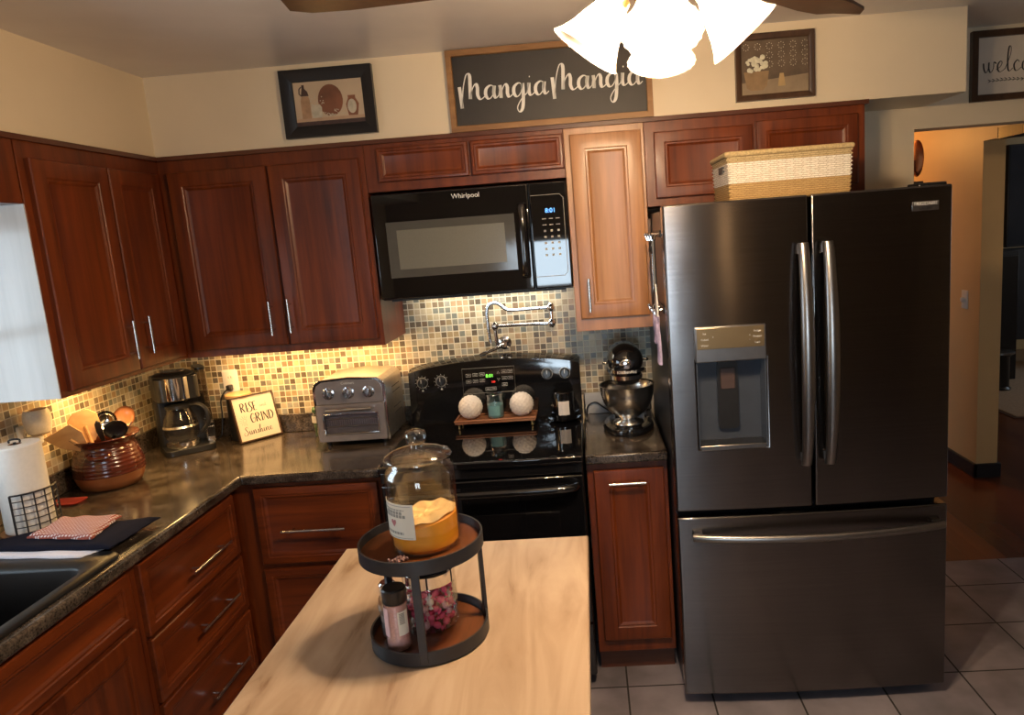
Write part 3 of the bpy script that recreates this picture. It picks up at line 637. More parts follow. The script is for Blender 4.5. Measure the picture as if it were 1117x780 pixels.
for x, z in [(1.452, 1.142), (1.482, 1.143), (1.512, 1.144), (1.452, 1.115), (1.482, 1.116), (1.512, 1.117), (1.610, 1.15), (1.636, 1.15), (1.610, 1.122), (1.636, 1.122), (1.610, 1.094), (1.535, 1.078), (1.56, 1.079)]:
    q = [Vector(onpanel(x+a, z+b_))+Vector((0, -.001, 0)) for a, b_ in ((-.011, -.006), (.011, -.006), (.011, .006), (-.011, .006))]
    btn.tube(q, .0006, 5, closed=True)
    q = [Vector(onpanel(x+a, z))+Vector((0, -.001, 0)) for a in (-.007, .007)]
    btn.tube(q, .0008, 5)
for z, sg in ((1.148, 1), (1.118, -1)):
    btn.tube([Vector(onpanel(1.584+a, z+sg*b_))+Vector((0, -.001, 0)) for a, b_ in ((-.006, -.004), (.006, -.004), (0, .006))], .0007, 5, closed=True)
btn.build('control_button', 'print_white', bp)
def ontext(x, z, dy=.002):
    p = Vector(onpanel(x, z)) - Vector((rc, -.35, 0)) + Vector((0, -dy, 0))
    return Matrix.Translation(p) @ Euler((radians(90)-TX, 0, 0)).to_matrix().to_4x4()
print_text('8:01', .020, 'green_lcd', bp, ontext(1.545, 1.135), 'clock_digits')
print_text('350', .011, 'red_lcd', bp, ontext(1.560, 1.108), 'temperature_digits')

# ================================================================== MICROWAVE
mx0, mx1, mz0, mz1, my = 1.186, 1.943, 1.512, 1.925, -.385
t = thing('microwave_oven', 'glossy black over-the-range microwave above the stove', 'microwave', ((mx0+mx1)/2, -.2, mz0))
B(mx0, mx1, my+.03, -.002, mz0, mz1).build('microwave_body', 'black_plastic', t, bevel=.003)
xd = 1.795
door = B(mx0, xd, my, my+.028, mz0+.006, mz1-.002).build('microwave_door', 'black_glass', t, bevel=.006, seg=3)
# framed window: a raised grey bevel and a paler screen inside
wx0, wx1, wz0, wz1 = 1.235, 1.735, 1.60, 1.815
g = lambda y, i, j: [(wx0+i, my-y, wz0+j), (wx1-i, my-y, wz0+j), (wx1-i, my-y, wz1-j), (wx0+i, my-y, wz1-j)]
M['mw_frame'] = plain('smoked_window_border', (.07, .068, .062), .12, .05, 20); M['mw_screen'] = plain('grey_window_mesh', (.15, .145, .12), .22, .06, 400)
MB().rings([g(.0003, 0, 0), g(.0012, 0, 0), g(.0035, .04, .032)], cap0=False, cap1=False).build('window_border', 'mw_frame', door)
B(wx0+.04, wx1-.04, my-.0036, my-.0005, wz0+.032, wz1-.032).build('door_window', 'mw_screen', door)
hb = bez([(1.768, my-.004, 1.852), (1.768, my-.03, 1.84), (1.768, my-.042, 1.78), (1.768, my-.045, 1.70), (1.768, my-.042, 1.62), (1.768, my-.03, 1.575), (1.768, my-.004, 1.565)], 6)
MB().rings([[(p.x-.013, p.y, p.z), (p.x-.006, p.y-.008, p.z), (p.x+.008, p.y-.008, p.z), (p.x+.014, p.y, p.z), (p.x+.006, p.y+.005, p.z), (p.x-.006, p.y+.005, p.z)] for p in hb]).build('handle', 'black', door, angle=60)
cp = B(xd+.003, mx1, my, my+.028, mz0+.006, mz1-.002).build('control_panel', 'black_glass', t, bevel=.006, seg=3)
L0 = Vector(((mx0+mx1)/2, -.2, mz0))
def mwp(x, z): return facing(x-L0.x, my-L0.y-.002, z-L0.z)
print_text('8:01', .024, 'blue_lcd', cp, mwp(1.876, 1.815), 'clock_digits')
print_text('Whirlpool', .026, 'print_white', door, mwp(1.555, 1.895), 'brand_lettering')
kb = MB()
for r_ in range(7):
    for c_ in range(3):
        x, z = 1.85+c_*.026, 1.785-r_*.023
        if r_ < 2: kb.box(x-.008, x+.008, my-.001, my+.002, z-.0015, z+.0015)
        else: kb.lathe([(.0045, 0), (.0045, .002)], 0, 0, 10) if False else kb.box(x-.0045, x+.0045, my-.001, my+.002, z-.004, z+.004)
kb.build('keypad', 'print_grey', cp)
MB().tube([(1.803, my-.001, 1.875), (1.915, my-.001, 1.875), (1.928, my-.001, 1.86), (1.928, my-.001, 1.58), (1.915, my-.001, 1.565), (1.803, my-.001, 1.565)], .0012, 6).build('panel_outline', 'print_grey', cp)
B(mx0+.03, mx1-.03, my+.04, -.06, mz0-.006, mz0-.0005).build('vent_grille', 'black_matte', t)

# ================================================================== REFRIGERATOR
fx0, fx1, fy = 2.256, 3.175, -.828
t = thing('refrigerator', 'dark stainless french door refrigerator with bottom freezer', 'refrigerator', ((fx0+fx1)/2, -.4, 0))
B(fx0+.004, fx1-.004, -.735, -.03, .03, 1.775).build('refrigerator_body', plain('dark_grey_cabinet_side', (.05, .05, .055), .3, .1, 30, metal=.5), t, bevel=.004)
fl = MB()
for x, y in ((fx0+.06, -.70), (fx1-.06, -.70), (fx0+.06, -.08), (fx1-.06, -.08)): fl.lathe([(.02, 0), (.02, .03)], x, y, 12)
fl.build('foot', 'black_plastic', t)
def fdoor(name, x0, x1, z0, z1, hole=None, bow=.014):
    nx = 16; xs = [x0+(x1-x0)*k/nx for k in range(nx+1)]; zs = [z0, z1]
    if hole: xs = sorted(set([x for x in xs if abs(x-hole[0]) > .01 and abs(x-hole[1]) > .01] + [hole[0], hole[1]])); zs = [z0, hole[2], hole[3], z1]
    c, hw = (x0+x1)/2, (x1-x0)/2
    fc, fh = (fx0+fx1)/2, (fx1-fx0)/2
    wp = lambda p: (p[0], p[1]-bow*(1-((p[0]-fc)/fh)**2)+bow, p[2])
    mb = MB().cells(xs, zs, -.742, fy-.0, lambda x, z: not (hole and hole[0] < x < hole[1] and hole[2] < z < hole[3]), axis='y', warp=wp)
    return mb.build(name, 'fridge', t, bevel=.006, seg=3, angle=30)
hx0, hx1, hz0, hz1 = 2.343, 2.572, .968, 1.272
dl = fdoor('refrigerator_door', fx0, 2.7165, .745, 1.79, (hx0, hx1, hz0, hz1))
dr = fdoor('refrigerator_door', 2.7265, fx1, .745, 1.79)
df = fdoor('freezer_drawer', fx0, fx1, .045, .722)
def fybow(x): return fy + .014*((x-(fx0+fx1)/2)/((fx1-fx0)/2))**2
# dispenser
dsp = B(hx0-.002, hx1+.002, fybow(2.4)-.009, -.80, hz1-.004, 1.387).build('dispenser_panel', 'fridge_trim', dl, bevel=.003)
M['bronze_panel'] = plain('bronze_touch_panel', (.30, .22, .12), .28, .04, 20, metal=.8)
B(hx0+.004, hx1-.004, fybow(2.4)-.0105, -.82, 1.312, 1.382).build('touch_panel', 'bronze_panel', dsp, bevel=.001)
yb = -.752
rc_ = MB()
rc_.box(hx0, hx0+.004, yb, fybow(hx0)-.0, hz0, hz1).box(hx1-.004, hx1, yb, fybow(hx1), hz0, hz1).box(hx0, hx1, yb, yb+.004, hz0, hz1).box(hx0, hx1, yb, fybow(2.4), hz1-.004, hz1)
rc_.build('dispenser_recess', plain('dark_blue_grey_plastic', (.045, .055, .075), .25, .06, 20), dl)
B(hx0+.003, hx1-.003, fybow(2.4)-.006, yb, hz0-.006, hz0+.012).build('drip_tray', 'fridge_trim', dl, bevel=.003)
pd = MB().rings([rrect(2.420, 2.490, 0, .235, .012, 0), rrect(2.420, 2.490, 0, .235, .012, .012)])
for i, p in enumerate(pd.v): pd.v[i] = (p[0], yb-.004-p[2], 1.02+p[1])
pd.build('paddle', 'black_plastic', dl)
B(2.430, 2.480, yb-.020, yb-.014, 1.16, 1.235).build('ice_lever', plain('brownish_lever', (.07, .045, .04), .3, .1, 20), dl, bevel=.004)
F0 = Vector(t.location)
for x, z, s in ((2.372, 1.365, 'Ice'), (2.372, 1.345, 'Cubed'), (2.372, 1.325, 'Water'), (2.545, 1.365, 'Fridge'), (2.545, 1.347, 'Freezer'), (2.545, 1.327, 'Lock'), (2.40, 1.352, '+'), (2.52, 1.352, '+'), (2.52, 1.338, '-')):
    print_text(s, .009, 'print_white', dsp, facing(x-F0.x, fybow(2.4)-.0115-F0.y, z), 'button_lettering')
# handles
def bowhandle(par, x, z0, z1, mat='fridge_trim'):
    rs = []
    for k in range(25):
        u = k/24; z = z0+(z1-z0)*u; o = .030+.042*sin(pi*u)**.7; w = .0205+.006*sin(pi*u)
        y = fybow(x)-o
        rs.append([(x+w*cos(a*pi/6)*(.85 if True else 1), y-.017*sin(a*pi/6), z) for a in range(12)])
    mb = MB().rings(rs)
    for z in (z0+.02, z1-.02): mb.box(x-.010, x+.010, fybow(x)-.04, fybow(x)-.0005, z-.015, z+.015)
    return mb.build('handle', mat, par, angle=50)
bowhandle(dl, 2.690, .905, 1.64); bowhandle(dr, 2.768, .905, 1.64)
rs = []
for k in range(31):
    u = k/30; x = 2.305+(3.155-2.305)*u; o = .022+.04*sin(pi*u)**.75; y = fybow(x)-o
    rs.append([(x, y-.012*sin(a*pi/6), .658+.014*cos(a*pi/6)) for a in range(12)])
mb = MB().rings(rs)
for x in (2.325, 3.135): mb.box(x-.014, x+.014, fybow(x)-.03, fybow(x)-.0005, .648, .668)
mb.build('handle', 'fridge_trim', df, angle=50)
# badge
B(3.045, 3.130, fybow(3.1)-.003, fybow(3.1)+.004, 1.712, 1.742).build('badge', 'fridge_trim', dr, bevel=.001)
print_text('FRIGIDAIRE', .0145, 'print_white', dr, facing(3.088-F0.x, fybow(3.1)-.004-F0.y, 1.734), 'brand_lettering')
print_text('GALLERY', .0095, 'print_black', dr, facing(3.088-F0.x, fybow(3.1)-.004-F0.y, 1.7185), 'brand_lettering')
B(3.08, 3.17, -.79, -.70, 1.7755, 1.80).build('hinge_cover', 'black_plastic', t, bevel=.005)

# hooks and utensils on the refrigerator's left side
sx = fx0+.003
def hookrail(z, y0, y1, label):
    r = thing('magnetic_hook_rail', label, 'hook', (sx, (y0+y1)/2, z))
    B(sx-.006, sx-.0005, y0, y1, z-.012, z+.012).build('mounting_bar', 'black_matte', r, bevel=.002)
    for k in range(3):
        y = y0+.03+(y1-y0-.06)*k/2
        MB().tube(bez([(sx-.006, y, z), (sx-.018, y, z-.004), (sx-.022, y, z-.022), (sx-.030, y, z-.022), (sx-.036, y, z-.004)], 5), .003, 8).build('hook', 'chrome', r)
        MB().ball((sx-.036, y, z-.002), .006, 10).build('hook_tip', 'chrome', r)
hookrail(1.70, -.725, -.47, 'upper dark rail of chrome hooks on the refrigerator side')
hookrail(1.44, -.725, -.47, 'lower dark rail of chrome hooks on the refrigerator side')
t = thing('pan_spatula', 'long steel spatula hanging from the upper hooks beside the refrigerator', 'spatula', (sx-.026, -.695, 1.68))
MB().tube([(sx-.026, -.695, 1.68), (sx-.026, -.700, 1.52)], .006, 8).build('grip', 'steel', t)
MB().rings([[(sx-.024, -.700-w, z), (sx-.024, -.700+w, z), (sx-.028, -.700+w, z), (sx-.028, -.700-w, z)] for z, w in ((1.53, .006), (1.50, .010), (1.49, .028), (1.42, .033))]).build('blade', 'white', t)
t = thing('kitchen_scissors', 'black-handled scissors hanging on the upper hooks beside the refrigerator', 'scissors', (sx-.026, -.60, 1.68))
for s_ in (-1, 1):
    MB().tube([(sx-.026, -.60+s_*.016+.014*cos(a*pi/8), 1.655+.022*sin(a*pi/8)) for a in range(16)], .004, 8, closed=True).build('finger_loop', 'black_plastic', t)
    MB().rings([[(sx-.024+s_*.001, -.60+s_*.012+w, z), (sx-.024+s_*.001, -.60+s_*.012-w, z), (sx-.026+s_*.001, -.60+s_*.012-w, z), (sx-.026+s_*.001, -.60+s_*.012+w, z)] for z, w in ((1.635, .006), (1.58, .007), (1.50, .001))]).build('blade', 'steel', t)
def hangcloth(y, z, h, w, mat, label):
    mb = MB(); nn = 8; rs = []
    for k in range(nn+1):
        u = k/nn; ww = w*(.35+.65*min(1, u*1.4)); zt = z-h*u
        ring = []
        for j in range(9): v = j/8-.5; ring.append((sx-.026+.005*sin(j*2.1+u*2), y+v*ww, zt))
        for j in range(8, -1, -1): v = j/8-.5; ring.append((sx-.023+.005*sin(j*2.1+u*2), y+v*ww, zt))
        rs.append(ring)
    mb.rings(rs); return tag(mb.build('hanging_cloth', mat, angle=70), label, 'cloth')
hangcloth(-.700, 1.42, .17, .055, 'lilac', 'longer lilac patterned strip hanging lowest on the refrigerator side')
hangcloth(-.60, 1.42, .11, .05, 'lilac', 'shorter lilac patterned strip on the lower hooks behind the longer one')
tag(B(sx-.012, sx-.0005, -.36, -.354, 1.40, 1.75).box(sx-.012, sx-.0005, -.362, -.15, 1.75, 1.756).box(sx-.008, sx-.0006, -.354, -.15, 1.40, 1.75).build('magnetic_board', 'dark_frame', bevel=.001),
    'dark framed board on the refrigerator side behind the hooks', 'board')

# ================================================================== BASKET
t = thing('wicker_basket', 'natural and white woven rectangular basket on top of the refrigerator', 'basket', (2.695, -.62, 1.7905))
M['weave'] = weave('two_tone_wicker', [(0, (.52, .34, .14)), (.28, (.90, .84, .74)), (.62, (.55, .42, .22))])
bx0, bx1, by0, by1, bh = -.200, .200, -.082, .19, .152
mb = MB(); nU = 26
def wallpts(z, inset):
    pts = []
    per = [(bx0, by0, bx1, by0, 30), (bx1, by0, bx1, by1, 18), (bx1, by1, bx0, by1, 30), (bx0, by1, bx0, by0, 18)]
    for (xa, ya, xb, yb_, n_) in per:
        for k in range(n_): pts.append((xa+(xb-xa)*k/n_, ya+(yb_-ya)*k/n_))
    return pts
base = wallpts(0, 0); rs = []
rows = 24
for r_ in range(rows+1):
    z = bh*r_/rows; ring = []
    for i, (x, y) in enumerate(base):
        am = .003*(1 if (i//2+r_) % 2 else -1); d = Vector((x, y-.05, 0)); 
        ox = am*(1 if abs(abs(x)-.200) < .001 else 0)*(1 if x > 0 else -1); oy = am*(1 if (abs(y-by0) < .001 or abs(y-by1) < .001) else 0)*(1 if y > 0 else -1)
        fl_ = 1+.03*r_/rows
        ring.append(((x*fl_)+ox, y*fl_+oy, z))
    rs.append(ring)
inner = [[(x*.965, y*.95, z) for x, y, z in rs[-1]], [(x*.94, y*.92, .008) for x, y in base]]
mb.rings(rs+inner).build('woven_body', 'weave', t, W=False, angle=80)
rim = []
q = [(x*1.03, y*1.03, bh) for x, y in base]
M['rim_rope'] = plain('wrapped_rim_cane', (.50, .37, .18), .8, .25, 160, .4)
MB().tube(q, .009, 10, closed=True).build('wrapped_rim', 'rim_rope', t, W=False)
B(bx0*1.02-.006, bx0*1.02+.003, -.02, .05, .095, .118).build('handle_hole', 'black_matte', t, W=False)

# ================================================================== PICTURES AND SIGNS on the soffit
def frame_mb(x0, x1, z0, z1, y, w, depth, slope=0):
    g = lambda dy, i: [(x0+i, y-dy, z0+i), (x1-i, y-dy, z0+i), (x1-i, y-dy, z1-i), (x0+i, y-dy, z1-i)]
    return MB().rings([g(0, 0), g(depth, 0), g(depth, .003), g(depth-slope, w-.002), g(depth-slope-.002, w), g(.002, w)], cap0=False, cap1=False)
def flat(poly, y, d=.0008):
    return MB().rings([[(x, y, z) for x, z in poly], [(x, y-d, z) for x, z in poly]])
def ell(cx, cz, a, b, n=24, a0=0, a1=2*pi): return [(cx+a*cos(a0+(a1-a0)*k/n), cz+b*sin(a0+(a1-a0)*k/n)) for k in range(n)]
YS = -S-.0005
t = thing('picture_frame', 'black framed picture of jugs and a copper plate, left of the long sign', 'picture', (1.063, YS, 2.157))
x0, x1, z0, z1 = .886, 1.241, 2.157, 2.407
frame_mb(x0, x1, z0, z1, YS, .045, .024, .012).build('frame', 'black_frame', t, angle=20)
ar = B(x0+.043, x1-.043, YS-.008, YS-.0005, z0+.043, z1-.043).build('print', plain('print_backdrop', (.52, .40, .27), .6, .08, 8), t)
M['jug'] = plain('print_jug_tan', (.40, .24, .13), .6, .2, 40); M['jugd'] = plain('print_dark_brown', (.05, .025, .02), .6, .3, 40)
M['plate'] = plain('print_copper_plate', (.20, .075, .035), .6, .45, 9); M['cream'] = plain('print_cream', (.50, .45, .34), .6, .15, 60)
M['shelf'] = plain('print_shelf', (.45, .30, .19), .6, .1, 30)
ya = YS-.0082
flat([(x0+.043, z0+.043), (x1-.043, z0+.043), (x1-.043, z0+.060), (x0+.043, z0+.060)], ya).build('print_detail', 'jugd', ar)
flat([(x0+.043, z0+.060), (x1-.043, z0+.060), (x1-.043, z0+.072), (x0+.043, z0+.072)], ya).build('print_detail', 'shelf', ar)
flat(ell(1.07, 2.29, .048, .058), ya).build('print_detail', 'plate', ar)
flat([(.955, 2.228), (.99, 2.228), (.99, 2.295), (.985, 2.31), (.96, 2.31), (.955, 2.295)], ya).build('print_detail', 'jug', ar)
flat([(.958, 2.311), (.988, 2.311), (.984, 2.327), (.974, 2.338), (.974, 2.352), (.964, 2.352), (.964, 2.338)], ya).build('print_detail', 'jugd', ar)
MB().tube([(.962, ya-.0008, 2.345), (.954, ya-.0008, 2.338), (.952, ya-.0008, 2.32), (.96, ya-.0008, 2.313)], .002, 6).build('print_detail', 'jugd', ar)
flat([(.995, 2.229), (1.032, 2.229), (1.034, 2.266), (1.028, 2.276), (.998, 2.276), (.993, 2.266)], ya-.001).build('print_detail', 'cream', ar)
flat([(1.135, 2.229), (1.17, 2.229), (1.178, 2.27), (1.166, 2.292), (1.166, 2.302), (1.138, 2.302), (1.138, 2.292), (1.128, 2.27)], ya).build('print_detail', 'plate', ar)
flat(ell(1.151, 2.262, .017, .026), ya-.001).build('print_detail', 'cream', ar)
bb = MB()
for k in range(60):
    x, z = (random.uniform(1.02, 1.13), 2.232+abs(random.gauss(0, .012))) if k < 40 else (random.uniform(.99, 1.05), 2.276+abs(random.gauss(0, .014)))
    bb.add([(x-.0018, ya-.0025, z-.0018), (x+.0018, ya-.0025, z-.0018), (x+.0018, ya-.0025, z+.0018), (x-.0018, ya-.0025, z+.0018)], [(0, 1, 2, 3)])
bb.build('print_detail', 'cream', ar)

t = thing('wall_sign', 'long black sign in a wooden frame lettered Mangia Mangia', 'sign', (1.905, YS, 2.131))
x0, x1, z0, z1 = 1.525, 2.289, 2.131, 2.426
frame_mb(x0, x1, z0, z1, YS, .022, .028).build('frame', 'rustic', t)
brd = B(x0+.02, x1-.02, YS-.010, YS-.0005, z0+.02, z1-.02).build('sign_board', 'chalk', t)
txt = 'Mangia'; 
m1, w1 = script_mb(txt, (1.566, YS-.0101, 2.245), (1, 0, 0), (0, 0, 1), .0485, .0036, .0125, (0, -1, 0))
m1.build('lettering', 'print_white', brd, smooth=False)
m1, w1 = script_mb(txt, (1.918, YS-.0101, 2.252), (1, 0, 0), (0, 0, 1), .0485, .0036, .0125, (0, -1, 0))
m1.build('lettering', 'print_white', brd, smooth=False)

t = thing('picture_frame', 'dark framed still life of white flowers in a pot, right of the ceiling light', 'picture', (2.745, YS, 2.158))
x0, x1, z0, z1 = 2.599, 2.888, 2.158, 2.394
frame_mb(x0, x1, z0, z1, YS, .022, .022, .006).build('frame', 'dark_frame', t, angle=20)
ar = B(x0+.02, x1-.02, YS-.008, YS-.0005, z0+.02, z1-.02).build('print', plain('print_sepia', (.105, .070, .042), .6, .35, 18), t)
flat([(x0+.02, z0+.02), (x1-.02, z0+.02), (x1-.02, z0+.085), (x0+.02, z0+.065)], ya).build('print_detail', plain('print_table', (.26, .19, .115), .6, .15, 20), ar)
flat([(2.64, 2.205), (2.655, 2.195), (2.70, 2.195), (2.715, 2.21), (2.722, 2.262), (2.63, 2.262)], ya-.001).build('print_detail', plain('print_pot', (.24, .15, .07), .6, .2, 30), ar)
flat([(2.755, 2.205), (2.782, 2.205), (2.778, 2.235), (2.776, 2.25), (2.762, 2.25), (2.759, 2.235)], ya-.001).build('print_detail', plain('print_jar', (.42, .28, .12), .6, .1, 30), ar)
fm = MB()
for k in range(34):
    a = random.uniform(0, 2*pi); r_ = random.uniform(0, 1)**.5
    cx, cz, rr = 2.672+.042*r_*cos(a), 2.292+.030*r_*sin(a), random.uniform(.006, .010)
    fm.rings([[(x, ya-.0012-k*.00002, z) for x, z in ell(cx, cz, rr, rr, 8)], [(x, ya-.0022-k*.00002, z) for x, z in ell(cx, cz, rr*.8, rr*.8, 8)]])
fm.build('print_detail', plain('print_white_flowers', (.66, .62, .46), .6, .15, 90), ar)
lm = MB()
for gx in range(6):
    for gz in range(3):
        cx, cz = 2.64+gx*.043, 2.285+gz*.032
        if cx < 2.72 and cz < 2.33: continue
        for a in range(8):
            x, z = cx+.011*cos(a*pi/4), cz+.011*sin(a*pi/4)
            if x < x1-.022 and z < z1-.022: lm.add([(x-.0015, ya-.001, z-.0015), (x+.0015, ya-.001, z-.0015), (x+.0015, ya-.001, z+.0015), (x-.0015, ya-.001, z+.0015)], [(0, 1, 2, 3)])
lm.build('print_detail', 'cream', ar)

t = thing('wall_sign', 'white welcome sign in a dark wooden frame at the upper right edge', 'sign', (3.93, -.0005, 2.133))
x0, x1, z0, z1 = 3.632, 4.23, 2.133, 2.41
frame_mb(x0, x1, z0, z1, -.0005, .026, .024).build('frame', 'dark_frame', t)
brd = B(x0+.024, x1-.024, -.010, -.001, z0+.024, z1-.024).build('sign_board', plain('white_sign_board', (.62, .55, .46), .6, .03, 20), t)
m1, w1 = script_mb('welcome', (3.683, -.0101, 2.245), (1, 0, 0), (0, 0, 1), .043, .0022, .0055, (0, -1, 0)); m1.build('lettering', 'print_black', brd, smooth=False)
lf = MB()
for k in range(17):
    x = 3.715+k*.0165; s_ = 1 if k < 9 else -1
    for sg in (-1, 1):
        lf.rings([[(x+s_*p_, yy, 2.212+sg*q_+.004*sin(k*.4)) for p_, q_ in ((0, 0), (-.006, .0045), (-.013, .0075), (-.008, .002))] for yy in (-.0101, -.0112)])
lf.tube([(3.71, -.0106, 2.212), (3.99, -.0106, 2.212)], .0009, 5)
lf.build('leaf_garland', 'print_black', brd, smooth=False)

# ================================================================== FAN WITH LIGHT KIT
fc = Vector((2.175, -1.75, 0))
t = thing('ceiling_fan', 'ceiling fan with dark blades and four lit bell-shaped glass shades', 'ceiling fan', (fc.x, fc.y, H))
MB().lathe([(.07, 0), (.075, -.03), (.045, -.06), (.02, -.065)], fc.x, fc.y, 32, H).build('canopy', 'brass', t)
MB().lathe([(.04, 2.37), (.10, 2.35), (.115, 2.30), (.11, 2.235), (.06, 2.205), (.045, 2.19)], fc.x, fc.y, 32).build('motor_housing', 'brass', t)
lk = MB().lathe([(.04, 2.20), (.052, 2.19), (.054, 2.155), (.042, 2.13), (.02, 2.115), (.008, 2.10)], fc.x, fc.y, 28).build('light_kit_hub', 'brass', t)
for k, ang in enumerate((45, 176, 292)):
    a = radians(ang); u = Vector((cos(a), sin(a), 0)); w = Vector((-sin(a), cos(a), 0)); rs = []
    prof = [(.20, .045), (.26, .058), (.42, .068), (.63, .072), (.71, .062), (.745, .035)]
    for d, hw in prof:
        c = fc+u*d; tl = .010
        rs.append([tuple(c-w*hw+Vector((0, 0, 2.222-tl))), tuple(c+w*hw+Vector((0, 0, 2.222+tl))), tuple(c+w*hw+Vector((0, 0, 2.229+tl))), tuple(c-w*hw+Vector((0, 0, 2.229-tl)))])
    bl = MB().rings(rs).build('fan_blade', 'dark_frame', t)
    MB().rings([[tuple(fc+u*d-w*h_+Vector((0, 0, 2.213))), tuple(fc+u*d+w*h_+Vector((0, 0, 2.213))), tuple(fc+u*d+w*h_+Vector((0, 0, 2.219))), tuple(fc+u*d-w*h_+Vector((0, 0, 2.219)))] for d, h_ in ((.10, .018), (.17, .014), (.24, .035), (.27, .02))]).build('blade_bracket', 'brass', bl)
for k, ang in enumerate((176, 262, 356, 86)):
    a = radians(ang); u = Vector((cos(a), sin(a), 0)); tilt = radians(38 if ang != 262 else 30)
    ax = (u*sin(tilt)+Vector((0, 0, -cos(tilt)))).normalized()
    base_ = fc+Vector((0, 0, 2.170))+u*.048
    MB().tube([base_-u*.02, base_+u*.018, base_+u*.022+ax*.03], .011, 10).build('lamp_arm', 'brass', t)
    o_ = base_+u*.022+ax*.02
    q = ax.to_track_quat('Z', 'Y').to_matrix().to_4x4(); T = Matrix.Translation(o_) @ q
    prof = [(.021, 0), (.026, .012), (.035, .033), (.043, .056), (.050, .076), (.061, .098), (.070, .110)]
    mb = MB(); mb.mx = T; rs = []
    for r_, z in prof: rs.append([((r_*(1+.035*(i % 2)))*cos(2*pi*i/48), (r_*(1+.035*(i % 2)))*sin(2*pi*i/48), z) for i in range(48)])
    for r_, z in prof[::-1]: rs.append([((r_-.0025)*cos(2*pi*i/48), (r_-.0025)*sin(2*pi*i/48), z) for i in range(48)])
    sh = mb.rings(rs, cap0=False, cap1=False).build('lamp_shade', 'shade', t, angle=60)
    mb = MB(); mb.mx = T; mb.lathe([(.024, -.006), (.026, .008), (.02, .014)], seg=24); mb.build('socket', 'brass', t)
    mb = MB(); mb.mx = T; mb.ball((0, 0, .046), .022, 16, sz=1.25); mb.build('light_bulb', 'bulb', t)

t = thing('streak_tube', 'added slim lit tube behind the viewer, streaks the refrigerator door', 'lamp', (2.95, YR, 1.62))  # invented source out of view, added for the streak on the refrigerator
MB().lathe([(.02, 0), (.02, .36)], 2.95, YR+.06, 20, 1.44).build('added_lit_tube', glow('added_warm_tube_glow', (1, .60, .28), 22), t)
B(2.92, 2.98, YR+.001, YR+.03, 1.50, 1.74).box(2.94, 2.96, YR+.03, YR+.05, 1.55, 1.57).box(2.94, 2.96, YR+.03, YR+.05, 1.67, 1.69).build('wall_bracket', 'brass', t, bevel=.002)

# ================================================================== ISLAND
IZ = .914
t = thing('kitchen_island', 'kitchen island with a pale wood-grain top in the foreground', 'kitchen island', (1.63, -1.95, 0))
B(1.287, 1.956, -2.52, -1.352, IZ-.032, IZ).build('island_top', 'maple', t, bevel=.004, seg=2)
B(1.33, 1.915, -2.47, -1.42, .09, IZ-.0325).build('island_body', 'black_matte', t, bevel=.003)
B(1.35, 1.895, -2.45, -1.45, 0, .0895).build('plinth', 'black_matte', t)
for k in range(2):
    panel_front(t, 'door', 0, 1, 0, 1, 0, 'black_matte') if False else B(1.36+k*.275, 1.61+k*.275, -1.4195, -1.405, .13, .84).build('door', 'black_matte', t, bevel=.003)

# two-tier stand
sc_ = Vector((1.622, -1.815))
t = thing('tiered_tray', 'round two-tier stand with black metal rims and dark wood trays on the island', 'tiered tray', (sc_.x, sc_.y, IZ))
def tray(z, r, nm):
    f = MB().rings([[(sc_.x+rr*cos(2*pi*i/64), sc_.y+rr*sin(2*pi*i/64), z+zz_) for i in range(64)] for rr, zz_ in ((r, 0), (r, .028), (r-.004, .028), (r-.004, .0005), (r-.004, 0))], cap0=False, cap1=False)
    f.rings([[(sc_.x+rr*cos(2*pi*i/64), sc_.y+rr*sin(2*pi*i/64), z+zz_) for i in range(64)] for rr, zz_ in ((r-.0005, 0), (r-.0005, .004))])
    p = f.build('metal_rim', 'black_matte', t)
    MB().lathe([(r-.0045, .0042), (r-.0045, .010)], sc_.x, sc_.y, 64, z).build('wood_tray', 'walnut', p)
Z1, Z2, RT = IZ+.004, 1.108, .1225
tray(Z1, RT, 'lower'); tray(Z2, .127, 'upper')
for a in (-84, 24, 146):
    a = radians(a); x, y = sc_.x+(RT-.002)*cos(a), sc_.y+(RT-.002)*sin(a)
    u = Vector((cos(a), sin(a), 0)); w = Vector((-sin(a), cos(a), 0)); c = Vector((x, y, 0))
    MB().rings([[tuple(c+u*p_*.004+w*q_*.008+Vector((0, 0, z))) for p_, q_ in ((-1, -1), (1, -1), (1, 1), (-1, 1))] for z in (Z1+.005, Z2+.003)]).build('post', 'black_matte', t, bevel=.001)
for a in (30, 150, 270):
    a = radians(a); MB().lathe([(.008, 0), (.008, .004)], sc_.x+.1*cos(a), sc_.y+.1*sin(a), 12, IZ).build('foot', 'black_matte', t)

TU = Z2+.0102; TL = Z1+.0102
def jar_glass(parent, cx, cy, z, prof, th=.003, name='glass_jar_body', mat='glass'):
    inn = [(max(.001, r-th), max(zz_, prof[0][1]+th)) for r, zz_ in prof][::-1]
    return MB().lathe(prof, cx, cy, 48, z, cap0=True, cap1=False).lathe(inn, cx, cy, 48, z, cap0=False, cap1=True).build(name, mat, parent, angle=50)
jx, jy = 1.635, -1.818
t = thing('glass_jar', 'large lidded glass jar of orange filling on the upper tray', 'jar', (jx, jy, TU))
jar_glass(t, jx, jy, TU, [(.060, 0), (.068, .004), (.0705, .02), (.0705, .150), (.068, .164), (.058, .174), (.057, .184)])
lid = MB().lathe([(.054, .181), (.062, .185), (.068, .189), (.066, .194), (.045, .203), (.014, .208)], jx, jy, 48, TU).build('lid', 'glass', t, angle=50)
M['knob_glass'] = thin_glass('thick_knob_glass', (.78, .80, .82), .03, 1.6)
